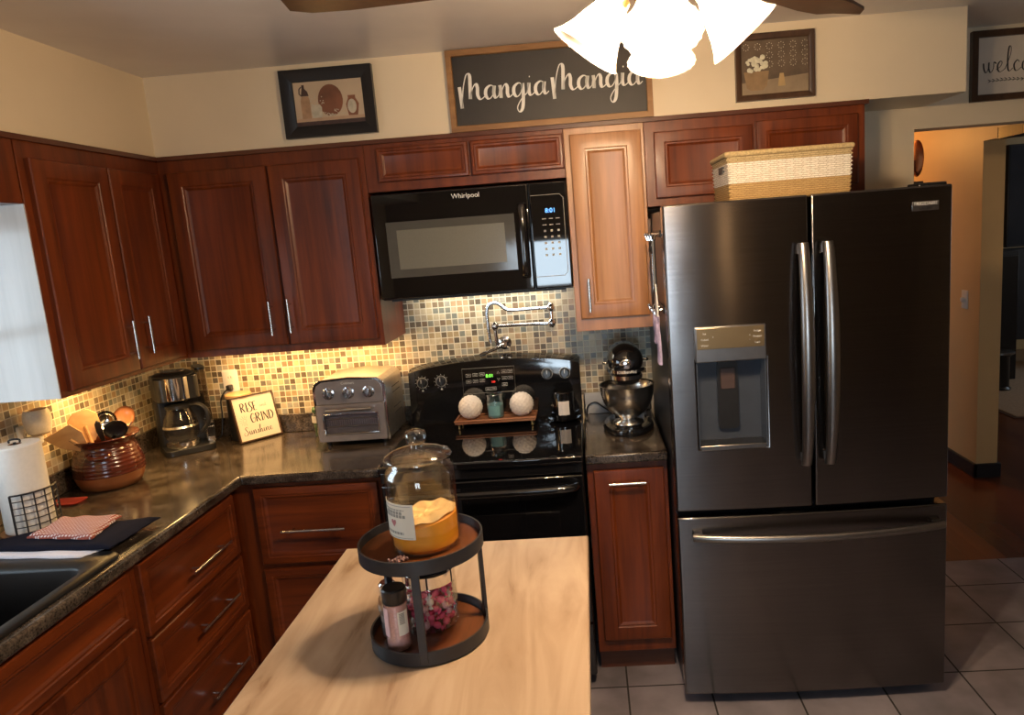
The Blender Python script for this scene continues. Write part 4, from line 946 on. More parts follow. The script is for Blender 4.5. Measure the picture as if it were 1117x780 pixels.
MB().lathe([(.013, .2075), (.012, .214), (.019, .219), (.0215, .230), (.019, .240), (.010, .244), (.001, .2445)], jx, jy, 32, TU).build('lid_knob', 'knob_glass', lid, angle=60)
# label wraps round the front left of the jar
def wrap(cx, cy, r, a0, a1, z0, z1, n=14, th=.0006):
    rs = []
    for k in range(n+1):
        a = radians(a0+(a1-a0)*k/n); c, s_ = cos(a), sin(a)
        rs.append([(cx+r*c, cy+r*s_, z0), (cx+r*c, cy+r*s_, z1), (cx+(r+th)*c, cy+(r+th)*s_, z1), (cx+(r+th)*c, cy+(r+th)*s_, z0)])
    return MB().rings(rs)
lb = wrap(jx, jy, .0708, 188, 268, TU+.040, TU+.112).build('paper_label', 'label', t)
for zf, a0, a1, hh in ((.100, 205, 252, .0012), (.094, 210, 248, .003), (.087, 203, 254, .003), (.052, 208, 248, .0025), (.108, 192, 264, .0005), (.043, 192, 264, .0005)):
    k = a0; lp = MB()
    while k < a1:
        w_ = wrap(jx, jy, .0715, k, min(a1, k+5), TU+zf-hh, TU+zf+hh, 2, .0002); lp.add(w_.v, w_.f); k += 6.5 if hh > .001 else 5
    lp.build('lettering', 'print_grey', lb)
hm = MB(); aa = radians(229)
hp_ = [(0, -.008), (.007, .001), (.0065, .006), (.003, .007), (0, .0035), (-.003, .007), (-.0065, .006), (-.007, .001)]
tv_ = Vector((-sin(aa), cos(aa), 0)); rv = Vector((cos(aa), sin(aa), 0)); cc = Vector((jx, jy, TU+.072))
hm.rings([[tuple(cc+rv*rr+tv_*p_+Vector((0, 0, q_))) for p_, q_ in hp_] for rr in (.0718, .0722)]).build('label_heart', plain('dusty_rose_print', (.45, .16, .16), .6, .1, 20), lb)
# orange filling and cream crust
fil = MB().rings([[(jx+r_*cos(2*pi*i/48), jy+r_*sin(2*pi*i/48), TU+z+(.010*cos(2*pi*i/48) if top_ else 0)) for i in range(48)] for r_, z, top_ in ((.060, .0045, 0), (.0655, .012, 0), (.0662, .060, 1), (.060, .066, 1))])
o = tag(fil.build('orange_filling', 'orange'), 'bright orange filling in the big jar on the upper tray', 'food'); o['kind'] = 'stuff'
cr = MB(); rs = []
for j in range(6):
    r_ = .0655*(1-j/5.3)
    rs.append([(jx+r_*cos(2*pi*i/48), jy+r_*sin(2*pi*i/48), TU+.067+.010*cos(2*pi*i/48)*r_/.066+.003*sin(i*.9+j)+.008*(j in (1, 2)) ) for i in range(48)])
cr.rings(rs)
o = tag(cr.build('powder_crust', 'froth', angle=60), 'cream-coloured crust lying on the orange filling in the big jar', 'food'); o['kind'] = 'stuff'
# dried blossom cluster
px_, py_ = 1.600, -1.912
t = thing('dried_pod_cluster', 'small mauve-brown dried pod cluster on the rim side of the upper tray', 'decoration', (px_, py_, TU))
for k in range(26):
    a = k*2.4; r_ = .003+.0007*k; z = .004+.010*abs(sin(k*1.3))
    mb = MB(); mb.mx = Matrix.Translation((px_+r_*cos(a)*.9, py_+r_*sin(a)*.6, TU+z)) @ Euler((k, k*.7, a)).to_matrix().to_4x4()
    mb.ball((0, 0, 0), .0052, 8, sx=1.0, sy=.7, sz=.5); 
    if k == 0: allp = MB()
    allp.add(mb.v, mb.f)
allp.build('petals', 'pinecone', t)
MB().tube([(px_, py_, TU+.001), (px_-.004, py_+.002, TU+.012)], .0015, 6).build('stem', 'walnut', t)

# candy jar
cx_, cy_ = 1.623, -1.790
t = thing('candy_jar', 'steel-lidded glass jar of pink wrapped candies on the lower tray', 'jar', (cx_, cy_, TL))
jar_glass(t, cx_, cy_, TL, [(.046, 0), (.054, .004), (.056, .015), (.056, .095), (.053, .104)])
MB().lathe([(.054, .100), (.0555, .101), (.0555, .126), (.053, .129)], cx_, cy_, 48, TL).build('steel_lid', 'chrome', t)
MB().lathe([(.0515, .1292), (.050, .1305)], cx_, cy_, 48, TL).build('lid_top', plain('dark_satin_lid', (.05, .055, .07), .22, .1, 20, metal=.6), t)
cands = []
def candy(loc, mat):
    t_ = thing('wrapped_candy', 'small twist-wrapped pink candy inside the steel-lidded jar', 'candy', loc, group='wrapped candies in the jar', rot=(random.uniform(0, 6), random.uniform(0, 6), random.uniform(0, 6)))
    MB().ball((0, 0, 0), .0088, 10, sx=1.05, sy=.9, sz=.8).build('candy_body', mat, t_, W=False)
    for s_ in (-1, 1):
        MB().rings([[(s_*d, w*cos(i*pi/4), w*.35*sin(i*pi/4)*(1+.6*(i % 2))) for i in range(8)] for d, w in ((.0085, .002), (.012, .0045), (.015, .0065))]).build('wrapper_twist', mat, t_, W=False)
    return t_
protos = [candy((cx_, cy_, TL+.02), 'pink_candy'), candy((cx_+.02, cy_, TL+.02), 'pale_candy'), candy((cx_-.02, cy_, TL+.02), 'white_candy')]
names_ = ['hot pink', 'pale pink', 'whitish']
for k in range(3): protos[k]['label'] = f'small {names_[k]} twist-wrapped candy inside the steel-lidded jar'; protos[k]['group'] = f'{names_[k]} candies in the jar'
spots = []
for lay in range(5):
    n_ = 11
    for i in range(n_):
        a = 2*pi*i/n_+lay*.3; spots.append((cx_+.0395*cos(a), cy_+.0395*sin(a), TL+.014+lay*.0175+random.uniform(-.002, .002)))
    for i in range(4):
        a = 2*pi*i/4+lay; spots.append((cx_+.017*cos(a), cy_+.017*sin(a), TL+.014+lay*.0175))
for k, s_ in enumerate(spots):
    c = random.choice([0, 0, 0, 1, 1, 2])
    if k < 3: protos[k].location = s_; continue
    r_ = protos[c].copy(); col.objects.link(r_); r_.location = s_; r_.rotation_euler = (random.uniform(0, 6), random.uniform(0, 6), random.uniform(0, 6))
    for ch in list(protos[c].children):
        if ch.parent == protos[c]:
            d_ = ch.copy(); col.objects.link(d_); d_.parent = r_
# shaker bottle of pink salt
qx, qy = 1.573, -1.880
t = thing('spice_shaker', 'slim shaker bottle of pink salt with black cap on the lower tray', 'bottle', (qx, qy, TL))
jar_glass(t, qx, qy, TL, [(.022, 0), (.0255, .004), (.0255, .022), (.0235, .03), (.0235, .100), (.021, .108)], .0015, 'bottle')
MB().lathe([(.021, .002), (.0235, .006), (.0235, .022), (.0218, .03), (.0218, .098), (.01, .1)], qx, qy, 32, TL).build('salt_content', 'pinksalt', t)
MB().lathe([(.0235, .101), (.0245, .103), (.0245, .128), (.022, .131)], qx, qy, 32, TL).build('cap', 'black_plastic', t)
sl = wrap(qx, qy, .0237, 175, 245, TL+.034, TL+.094).build('paper_label', plain('pale_pink_label', (.72, .50, .52), .6, .08, 60), t)
s2 = wrap(qx, qy, .0238, 290, 345, TL+.036, TL+.086).build('barcode_label', 'label', t)
bc = MB()
for k in range(8): w_ = wrap(qx, qy, .0245, 298, 325, TL+.060+k*.003, TL+.0612+k*.003, 3, .0002); bc.add(w_.v, w_.f)
bc.build('barcode', 'print_black', s2)
# small clear bottle
gx, gy = 1.545, -1.832
t = thing('glass_bottle', 'small squat clear glass shaker behind the pink salt bottle', 'bottle', (gx, gy, TL))
jar_glass(t, gx, gy, TL, [(.018, 0), (.021, .003), (.021, .055), (.024, .07), (.021, .085), (.016, .095)], .002, 'bottle')
MB().lathe([(.018, .0025), (.019, .004), (.019, .05)], gx, gy, 24, TL).build('grey_content', plain('grey_salt', (.22, .22, .23), .7, .2, 200), t)
MB().lathe([(.0165, .093), (.0175, .095), (.0175, .115), (.014, .119)], gx, gy, 24, TL).build('steel_cap', 'chrome', t)

# ================================================================== ON THE STOVE
SZ = .9303
t = thing('wooden_riser', 'low wooden riser tray with small brass feet on the cooktop', 'tray', (1.568, -.175, SZ))
B(1.395, 1.742, -.235, -.115, SZ+.022, SZ+.031).build('riser_board', 'acacia', t, bevel=.004)
MB().cells([1.393, 1.401, 1.736, 1.744], [-.237, -.229, -.121, -.113], SZ+.0312, SZ+.040, lambda x, y: not (1.401 < x < 1.736 and -.229 < y < -.121)).build('riser_lip', 'acacia', t, bevel=.003)
for x in (1.412, 1.725):
    for y in (-.222, -.128): MB().lathe([(.004, 0), (.006, .004), (.004, .010), (.006, .018), (.006, .0218)], x, y, 12, SZ).build('foot', 'brass', t)
RZ = SZ+.0314
def orb(x, label):
    me = bmesh.new(); bmesh.ops.create_icosphere(me, subdivisions=5, radius=.052)
    golf = [(cos(i*2.399963)*math.sqrt(1-(1-2*(i+.5)/150)**2), sin(i*2.399963)*math.sqrt(1-(1-2*(i+.5)/150)**2), 1-2*(i+.5)/150) for i in range(150)]
    gv = [Vector(g_) for g_ in golf]
    for v in me.verts:
        nv = v.co.normalized(); d = min((nv-g_).length for g_ in gv); v.co = nv*(.0525-.0032*max(0, 1-d/.09)**.6 if False else .0505+.0030*max(0, 1-(d/.115)**2))
    m_ = bpy.data.meshes.new('decorative_orb'); me.to_mesh(m_); me.free(); m_.shade_smooth(); m_.materials.append(M['orb'])
    o = bpy.data.objects.new('decorative_orb', m_); col.objects.link(o); o.location = (x, -.172, RZ+.0525); return tag(o, label, 'ornament', 'white dimpled balls on the riser')
orb(1.459, 'white dimpled ceramic ball left of the blue candle'); orb(1.681, 'white dimpled ceramic ball right of the blue candle')
t = thing('jar_candle', 'blue candle in a clear glass jar between two white balls', 'candle', (1.567, -.172, RZ))
jar_glass(t, 1.567, -.172, RZ, [(.032, 0), (.036, .004), (.037, .02), (.037, .075), (.034, .084), (.035, .096)], .002, 'glass_jar_body')
MB().lathe([(.032, .004), (.0345, .008), (.0345, .060)], 1.567, -.172, 32, RZ).build('wax', 'blue_wax', t)
lb = wrap(1.567, -.172, .0374, 225, 305, RZ+.015, RZ+.058).build('paper_label', plain('teal_label', (.13, .30, .33), .5, .1, 40), t)
MB().lathe([(.034, .0965), (.036, .097), (.036, .104), (.03, .108)], 1.567, -.172, 32, RZ).build('glass_lid', 'knob_glass', t)
t = thing('plate', 'dark round saucer under the black candle on the cooktop', 'plate', (1.862, -.17, SZ))
MB().lathe([(.03, 0), (.045, .002), (.068, .012), (.069, .015), (.045, .007), (.001, .005)], 1.862, -.17, 40, SZ).build('saucer_dish', 'black', t)
t = thing('jar_candle', 'black tumbler candle with a white label on the saucer by the backsplash', 'candle', (1.862, -.17, SZ+.006))
MB().lathe([(.034, .0015), (.044, .003), (.046, .012), (.046, .118), (.043, .122), (.042, .105), (.001, .104)], 1.862, -.17, 40, SZ+.006).build('tumbler', 'black', t)
wrap(1.862, -.17, .0463, 243, 302, SZ+.032, SZ+.092).build('paper_label', plain('white_label', (.72, .66, .62), .6, .02, 20), t)
# pot filler tap
t = thing('pot_filler_tap', 'folded chrome pot filler tap on the backsplash above the stove', 'tap', (1.60, -.01, 1.27))
mb = MB(); mb.mx = Matrix.Translation((1.612, -.0085, 1.262)) @ Euler((radians(90), 0, 0)).to_matrix().to_4x4(); mb.lathe([(.031, 0), (.030, .006), (.018, .010), (.014, .03), (.014, .05)], seg=28); mb.build('wall_flange', 'chrome', t)
MB().tube(bez([(1.612, -.055, 1.258), (1.588, -.062, 1.262), (1.582, -.066, 1.30), (1.582, -.066, 1.345)], 5), .0095, 12).build('riser_pipe', 'chrome', t)
MB().tube([(1.60, -.066, 1.255), (1.57, -.075, 1.244), (1.53, -.085, 1.232)], [.008, .007, .0075], 10).tube([(1.53, -.085, 1.232), (1.505, -.09, 1.224)], [.011, .006], 10).build('lever', 'chrome', t)
for x, z in ((1.582, 1.345), (1.832, 1.342), (1.832, 1.412)):
    MB().lathe([(.001, -.020), (.010, -.018), (.017, -.008), (.017, .008), (.010, .018), (.001, .020)], x, -.066, 20, z).build('joint', 'chrome', t)
MB().lathe([(.009, 1.34), (.009, 1.42)], 1.832, -.066, 14).build('swivel_post', 'chrome', t)
MB().tube([(1.582, -.066, 1.345), (1.832, -.066, 1.342)], .0085, 12).build('lower_arm', 'chrome', t)
MB().tube(bez([(1.832, -.066, 1.412), (1.74, -.070, 1.412), (1.66, -.076, 1.412), (1.635, -.078, 1.420), (1.605, -.080, 1.445), (1.575, -.082, 1.447), (1.556, -.084, 1.425), (1.553, -.084, 1.36), (1.555, -.084, 1.30), (1.560, -.084, 1.275)], 6), .0085, 12).build('spout', 'chrome', t)

# ================================================================== STAND MIXER
t = thing('stand_mixer', 'black stand mixer with a steel bowl on the short worktop', 'mixer', (2.13, -.26, CT))
def m_(mb, nm, mt, **k): return mb.build(nm, mt, t, W=False, **k)
mx_ = lambda: None
base_r = [[(.105*sx_*cos(a*pi/16)*1.0 if True else 0, -.03+(.155*sin(a*pi/16)), z) for a in range(32)] for sx_, z in ((.9, 0), (.98, .004), (1.0, .014), (.93, .026), (.7, .030))]
m_(MB().rings(base_r), 'mixer_base', 'black', angle=50)
m_(MB().rings([[(.045*k_*cos(a*pi/12), .095+.038*k_*sin(a*pi/12), z) for a in range(24)] for k_, z in ((1.2, .027), (1.0, .06), (.92, .16), (1.0, .235))]), 'column', 'black', angle=60)
# head: a rounded capsule along y
rs = []
for k in range(17):
    u = k/16; y = .15-.30*u; r_ = .072*(1-abs(2*u-1)**3.2)**.5+.004; r_ *= (.92+.08*u)
    rs.append([(r_*cos(a*pi/14), y, .285+r_*.94*sin(a*pi/14)) for a in range(28)])
hd = m_(MB().rings(rs), 'mixer_head', 'black', angle=60)
def onhd(nm, mb, mt): return mb.build(nm, mt, hd, W=False)
rs2 = lambda z, h: MB().rings([[((.0765)*cos(a*pi/20), -.062+.0885*sin(a*pi/20)*1.0, zz_) for a in range(20, 41)]+[((.070)*cos(a*pi/20), -.062+.080*sin(a*pi/20), zz_) for a in range(40, 19, -1)] for zz_ in (z, z+h)])
onhd('chrome_band', rs2(.249, .012), 'chrome')
onhd('chrome_band', MB().lathe([(.060, .215), (.066, .218), (.066, .234), (.058, .237)], 0, -.065, 36), 'chrome')
onhd('lower_collar', MB().lathe([(.03, .190), (.055, .200), (.062, .214), (.062, .24)], 0, -.065, 36), 'black')
onhd('hub_cap', MB().rings([[(rr*cos(a*pi/14), y, .288+rr*.7*sin(a*pi/14)) for a in range(28)] for rr, y in ((.030, -.146), (.028, -.157), (.02, -.160))]), 'chrome')
onhd('speed_lever', MB().tube([(.066, -.03, .282), (.088, -.03, .282)], .004, 8).ball((.09, -.03, .282), .007, 10), 'black')
onhd('lock_lever', MB().tube([(-.066, .0, .27), (-.085, .0, .27)], .004, 8).ball((-.086, 0, .27), .006, 10), 'black')
print_text('KitchenAid', .017, 'print_white', hd, facing(0, -.1515, .2555), 'brand_lettering')
m_(MB().tube([(0, -.065, .20), (0, -.065, .13)], .008, 10), 'beater_shaft', 'steel')
bl = MB().lathe([(.04, .030), (.062, .032), (.060, .040), (.036, .048), (.034, .054), (.050, .062), (.078, .085), (.098, .120), (.107, .155), (.110, .188), (.113, .192), (.110, .193), (.105, .188), (.103, .155), (.094, .120), (.074, .088), (.045, .066), (.001, .060)], 0, -.065, 56)
m_(bl, 'mixing_bowl', 'steel', angle=60)
# marble slab and cord behind it
t2 = tag(B(1.953, 2.225, -.0335, -.0215, CT+.0005, CT+.098).build('marble_slab', 'marble', bevel=.002), 'grey marble slab leaning on the upstand behind the mixer', 'slab')
tag(MB().tube(bez([(2.10, -.13, CT+.006), (2.04, -.06, CT+.03), (2.0, -.045, CT+.055), (1.965, -.05, CT+.04), (1.958, -.09, CT+.0062), (1.955, -.16, CT+.006)], 6), .0035, 8).build('extension_lead', 'black_plastic'), 'black power cord lying behind the stand mixer', 'cord')

# ================================================================== TOASTER OVEN
t = thing('toaster_oven', 'brushed steel toaster oven with three dials on the back worktop', 'toaster oven', (.982, -.165, CT))
w2, d2 = .150, .135
poly = [(-w2, .018), (-w2, .245), (-w2+.008, .266), (-w2+.03, .280), (0, .288), (w2-.03, .280), (w2-.008, .266), (w2, .245), (w2, .018)]
m_(MB().prism(poly, 'y', -d2, d2), 'housing', 'toaster', bevel=.004, angle=25)
fp = [(x*1.02, z+.004*(z > .2)) for x, z in poly]
m_(MB().prism(fp, 'y', -d2-.008, -d2-.0005), 'front_rim', 'chrome', bevel=.002, angle=25)
fs = [(x*.94, .195+(z-.195)*.94) for x, z in poly if z > .2]; fs = [(-w2*.94, .182)]+fs+[(w2*.94, .182)]
fas = m_(MB().prism(fs, 'y', -d2-.013, -d2-.0085), 'fascia', 'toaster_front', bevel=.001, angle=25)
for x in (-.085, .0, .085):
    mb = MB(); mb.mx = Matrix.Translation((x, -d2-.0135, .228)) @ Euler((radians(90), 0, 0)).to_matrix().to_4x4()
    mb.lathe([(.025, 0), (.025, .004), (.019, .006), (.018, .022), (.001, .023)], seg=28); mb.box(-.004, .004, -.018, .018, .022, .030)
    mb.build('dial', 'knob_steel', fas, W=False)
print_text('Cuisinart', .015, 'print_white', fas, facing(0, -d2-.0145, .268), 'brand_lettering')
dr_ = m_(MB().cells([-w2*.96, -.115, .115, w2*.96], [.022, .055, .140, .180], -d2-.0085, -d2-.020, lambda x, z: not (abs(x) < .115 and .055 < z < .140), axis='y'), 'oven_door', 'toaster_front', bevel=.003)
g = lambda y, i: [(-.118+i, y, .052+i), (.118-i, y, .052+i), (.118-i, y, .143-i), (-.118+i, y, .143-i)]
MB().rings([g(-d2-.0205, 0), g(-d2-.024, 0), g(-d2-.024, .006), g(-d2-.0205, .006)], cap0=False, cap1=False, loop=True).build('window_trim', 'chrome', dr_, W=False, bevel=.001)
MB().box(-.112, .112, -d2-.016, -d2-.013, .058, .137).build('door_glass', thin_glass('smoked_oven_glass', (.85, .85, .88), .02, .9), dr_, W=False)
MB().tube([(-.095, -d2-.020, .160), (-.095, -d2-.040, .162), (.095, -d2-.040, .162), (.095, -d2-.020, .160)], .0075, 10).build('handle', 'chrome', dr_, W=False)
rk = MB()
for z in (.085, .118): 
    rk.tube([(-.11, -d2-.011, z), (.11, -d2-.011, z)], .0025, 6)
for k in range(24): rk.tube([(-.108+k*.0094, -d2-.0108, .090), (-.108+k*.0094, -d2-.0108, .112)], .001, 4)
rk.build('wire_basket', 'toaster', t, W=False)
MB().box(-.112, .112, -d2-.0098, -d2-.0088, .058, .137).build('oven_interior', 'toaster_front', t, W=False)
vs_ = MB()
for zr in (.10, .125, .19, .215):
    for k in range(8): y = -.03+k*.015; vs_.box(w2+.0001, w2+.0012, y, y+.008, zr, zr+.004)
m_(vs_, 'vent_slots', 'black_matte')
for x in (-.12, .12):
    for y in (-.11, .11): MB().lathe([(.010, 0), (.012, .018)], x, y, 12).build('foot', 'black_plastic', t, W=False)
# jar with green label behind the toaster
t = thing('spice_jar', 'small clear jar with red and white label and green lid beside the toaster oven', 'jar', (.775, -.12, CT))
jar_glass(t, .775, -.12, CT, [(.028, 0), (.032, .005), (.032, .03), (.036, .06), (.036, .10), (.03, .112)], .002)
MB().lathe([(.027, .004), (.0295, .008), (.0295, .03), (.033, .06), (.033, .08)], .775, -.12, 24, CT).build('green_leaves', 'green', t)
wrap(.775, -.12, .0363, 190, 300, CT+.068, CT+.098).build('paper_label', 'label', t)
MB().lathe([(.033, .1125), (.034, .114), (.034, .128), (.028, .134)], .775, -.12, 24, CT).build('lid', 'green', t)

# ================================================================== RISE AND GRIND SIGN
A = Vector((.426, -.184, CT+.001)); yw = radians(50); th = radians(15); Wd, Hd = .195, .205
al = Vector((cos(yw), sin(yw), 0)); nb = Vector((-sin(yw), cos(yw), 0)); upv = (nb*sin(th)+Vector((0, 0, cos(th)))); nf = al.cross(upv).normalized()
if nf.y > 0: nf = -nf
Rm = Matrix(((al.x, nf.x*-1, upv.x, A.x), (al.y, nf.y*-1, upv.y, A.y), (al.z, nf.z*-1, upv.z, A.z), (0, 0, 0, 1)))
t = thing('wooden_sign', 'small cream sign lettered Rise and Grind Sunshine leaning on a canister', 'sign', A)
t.rotation_euler = Rm.to_euler()
g = lambda y, i: [(i, y, i), (Wd-i, y, i), (Wd-i, y, Hd-i), (i, y, Hd-i)]
MB().rings([g(0, 0), g(-.016, 0), g(-.016, .006), g(-.010, .006), g(-.006, .006)], cap0=True, cap1=False).build('frame', 'dark_frame', t, W=False)
sb = MB().box(.0055, Wd-.0055, -.0105, -.002, .0055, Hd-.0055).build('sign_board', 'sign_paper', t, W=False)
def sl(txt, x, z, size, thin, thick, mt='print_black'):
    mb_, w_ = script_mb(txt, (x, -.0106, z), (1, 0, 0), (0, 0, 1), size, thin, thick, (0, -1, 0), .0006); mb_.build('lettering', mt, sb, W=False, smooth=False)
sl('RISE', .036, .133, .0195, .0020, .0055); sl('and', .122, .143, .010, .0008, .0014, 'print_grey')
sl('GRIND', .070, .080, .0195, .0020, .0055); sl('Sunshine', .030, .030, .0170, .0012, .0032)
sun = MB()
for k in range(9):
    a = pi*(.30+.16*k); c_, s_ = cos(a), sin(a); sun.tube([(.042+.012*c_, -.0108, .095+.012*s_), (.042+.024*c_, -.0108, .095+.024*s_)], .0007, 5)
sun.tube([(.042+.008*cos(a*pi/6), -.0108, .095+.008*sin(a*pi/6)) for a in range(12)], .0006, 5, closed=True)
sun.build('sun_rays', 'print_grey', sb, W=False)

# canister behind the sign
kx, ky = .395, -.075
t = thing('canister', 'black canister with a light bamboo lid behind the small cream sign', 'canister', (kx, ky, CT))
MB().lathe([(.050, 0), (.053, .004), (.053, .188), (.050, .192)], kx, ky, 40, CT).build('canister_body', 'black_plastic', t)
MB().lathe([(.050, .1925), (.056, .194), (.056, .207), (.052, .211)], kx, ky, 40, CT).build('bamboo_lid', 'bamboo', t)

# outlets
def outlet(loc, rz, label):
    t = thing('wall_outlet', label, 'outlet', loc, rz)
    pl_ = MB().rings([rrect(-.036, .036, -.058, .058, .006, 0, 3), rrect(-.036, .036, -.058, .058, .006, .004, 3), rrect(-.032, .032, -.054, .054, .006, .006, 3)])
    pl_.v = [(x, -z, y) for x, y, z in pl_.v]
    pt = pl_.build('cover_plate', 'white', t, W=False)
    for z in (-.02, .02):
        q = MB().lathe([(.0165, 0), (.0165, .0018)], 0, 0, 24); q.v = [(x, -.0061-zz_, z+y) for x, y, zz_ in q.v]; so = q.build('socket_face', 'white', pt, W=False)
        MB().box(-.007, -.005, -.0085, -.0078, z-.001, z+.008).box(.005, .007, -.0085, -.0078, z-.001, z+.008).build('slot', 'black_plastic', so, W=False)
    return t
outlet((.338, -.0085, 1.165), 0, 'white double outlet on the back splash beside the coffee maker')
outlet((.0085, -.835, 1.15), pi/2, 'white outlet on the left splashback behind the paper towels')
t = thing('power_plug', 'black plug and cord in the outlet beside the coffee maker', 'plug', (.338, -.017, 1.145))
B(.326, .350, -.045, -.0175, 1.130, 1.156).build('plug_body', 'black_plastic', t, bevel=.005)
MB().tube(bez([(.336, -.045, 1.140), (.322, -.060, 1.125), (.305, -.062, 1.09), (.30, -.06, 1.02), (.29, -.07, .94), (.27, -.075, .9175)], 6), .0035, 8).build('cord', 'black_plastic', t)
t = thing('wax_warmer', 'cream ceramic plug-in warmer on the left splashback above the paper towels', 'warmer', (.055, -.835, 1.20))
q = MB().lathe([(.026, 0), (.036, .008), (.041, .03), (.043, .055), (.040, .078), (.034, .088), (.030, .084), (.03, .07)], .062, -.835, 32, 1.172); q.build('ceramic_shade', 'ceramic', t)
MB().lathe([(.010, 1.135), (.018, 1.14), (.020, 1.165), (.014, 1.1715)], .048, -.835, 20).box(.0155, .04, -.847, -.823, 1.142, 1.166).build('plug_base', 'white', t, bevel=.002)

# ================================================================== COFFEE MAKER
t = thing('coffee_maker', 'black and steel drip coffee maker in the worktop corner', 'coffee maker', (.185, -.205, CT), radians(38))
def cm(mb, nm, mt, par=None, **k): return mb.build(nm, mt, par or t, W=False, **k)
cm(MB().rings([rrect(-.085, .115, -.115, .085, .03, z) for z in (0, .028)]), 'base', 'black_plastic', bevel=.003)
cm(MB().rings([rrect(-.085, .115, .005, .085, .02, z) for z in (.0285, .235)]), 'back_column', 'black_plastic')
cm(MB().rings([rrect(-.085, .085, -.105, .085, .03, z) for z in (.2355, .335)]), 'brew_head', 'black_plastic', bevel=.003)
cm(MB().lathe([(.075, 0), (.078, .004), (.078, .098), (.075, .1)], -.003, -.040, 48, .236), 'steel_band', 'chrome')
ld = cm(MB().lathe([(.080, 0), (.082, .006), (.07, .014), (.03, .018), (.001, .018)], -.003, -.040, 40, .3365), 'hinged_lid', 'black_plastic')
cm(MB().lathe([(.050, 0), (.048, .003), (.001, .004)], -.003, -.040, 32, .3545), 'lid_insert', 'steel', ld)
cm(MB().rings([rrect(.087, .125, -.055, .080, .012, z) for z in (.12, .345)]), 'water_tank', thin_glass('smoky_tank_plastic', (.62, .58, .55), .08, 1.0))
cm(MB().rings([rrect(.087, .125, -.055, .080, .012, z) for z in (.3455, .355)]), 'tank_cap', 'black_plastic')
cm(MB().rings([rrect(.088, .124, -.075, .080, .010, z) for z in (.0285, .119)]), 'control_column', 'steel')
cm(MB().box(.092, .120, -.0765, -.0752, .05, .11), 'control_face', 'black_glass')
cm(MB().lathe([(.066, 0), (.068, .003), (.068, .026), (.06, .030)], -.003, -.045, 40, .0285), 'steel_warming_ring', 'chrome')
ca = cm(MB().lathe([(.052, 0), (.062, .006), (.070, .03), (.071, .055), (.062, .095), (.050, .12), (.048, .135)], -.003, -.045, 40, .060, cap1=False), 'carafe', thin_glass('carafe_glass', (.80, .77, .74), .02, 1.3))
cm(MB().lathe([(.05, .136), (.052, .138), (.052, .150), (.04, .158), (.001, .16)], -.003, -.045, 36, .060), 'carafe_lid', 'black_plastic', ca)
cm(MB().lathe([(.071, 0), (.0718, .001), (.069, .010)], -.003, -.045, 40, .115, cap0=False, cap1=False), 'carafe_band', 'steel', ca)
hb = bez([(.040, -.075, .205), (.072, -.105, .205), (.095, -.125, .175), (.092, -.122, .12), (.066, -.100, .085)], 6)
cm(MB().tube(hb, .009, 10), 'carafe_handle', 'black_plastic', ca)
print_text('1 2 3 4 5', .008, 'print_white', t, facing(.106, -.0772, .095), 'panel_marks')

# ================================================================== CROCK OF UTENSILS
ux_, uy_ = .148, -.640
t = thing('utensil_crock', 'dark red glazed ribbed stoneware crock holding utensils on the left worktop', 'crock', (ux_, uy_, CT))
prof = [(.085, 0), (.100, .003), (.112, .03), (.1185, .055)]
MB().lathe(prof, ux_, uy_, 56, CT, cap1=False).build('terracotta_foot', 'terracotta', t, angle=60)
pr2 = [(.1185, .0552)]
for k in range(28):
    u = k/27; z = .0552+.100*u; r_ = .1195-.020*max(0, u-.25)**1.5/.65+.0009*sin(k*1.6); pr2.append((r_, z))
pr2 += [(.098, .162), (.100, .172), (.112, .184), (.119, .190), (.117, .194), (.106, .187), (.095, .172), (.093, .16), (.105, .10), (.10, .03), (.001, .02)]
MB().lathe(pr2, ux_, uy_, 56, CT, cap0=False).build('glazed_body', 'glaze', t, angle=60)
for s_ in (1,):
    MB().tube(bez([(ux_+.075, uy_-.095, CT+.145), (ux_+.085, uy_-.115, CT+.14), (ux_+.05, uy_-.128, CT+.135), (ux_+.015, uy_-.125, CT+.14), (ux_+.01, uy_-.108, CT+.145)], 5), .007, 8).build('handle', 'glaze', t)
C0 = Vector((ux_, uy_, CT))
def utensil(name, label, cat, foot, tip, hr, hmat, head):
    """a utensil standing in the crock: foot inside, tip at the top, head function builds the working end along the axis"""
    f, p = C0+Vector(foot), C0+Vector(tip); t_ = thing(name, label, cat, f)
    MB().tube([f, f+(p-f)*.8 if head else p], hr, 8).build('shaft', hmat, t_)
    ax = (p-f).normalized(); o_ = f+(p-f)*.72
    side = Vector((.815, .58, 0)); side = (side-ax*side.dot(ax)).normalized(); nn_ = ax.cross(side)
    T = Matrix(((side.x, nn_.x, ax.x, o_.x), (side.y, nn_.y, ax.y, o_.y), (side.z, nn_.z, ax.z, o_.z), (0, 0, 0, 1)))
    if head: head(t_, T, (p-f).length*.28)
    return t_
def paddle(outline, th, mat):
    def f(t_, T, L):
        mb = MB(); mb.mx = T
        mb.rings([[(x, -th/2, z) for x, z in outline], [(x, th/2, z) for x, z in outline]]); mb.build('head', mat, t_, bevel=.0015)
    return f
def bowlhead(r, mat, sq=1.25, deep=.45):
    def f(t_, T, L):
        mb = MB(); mb.mx = T; rs = []
        for j in range(9):
            a = pi/2*j/8; rs.append([(r*cos(a)*cos(i*pi/10), r*deep*sin(a), r*sq+r*sq*cos(a)*sin(i*pi/10)) for i in range(20)])
        for j in range(8, -1, -1):
            a = pi/2*j/8; rs.append([(.9*r*cos(a)*cos(i*pi/10), r*deep*sin(a)*.85-.0005, r*sq+.9*r*sq*cos(a)*sin(i*pi/10)) for i in range(20)])
        mb.rings(rs, cap0=False, cap1=False); mb.build('bowl', mat, t_, angle=60)
    return f
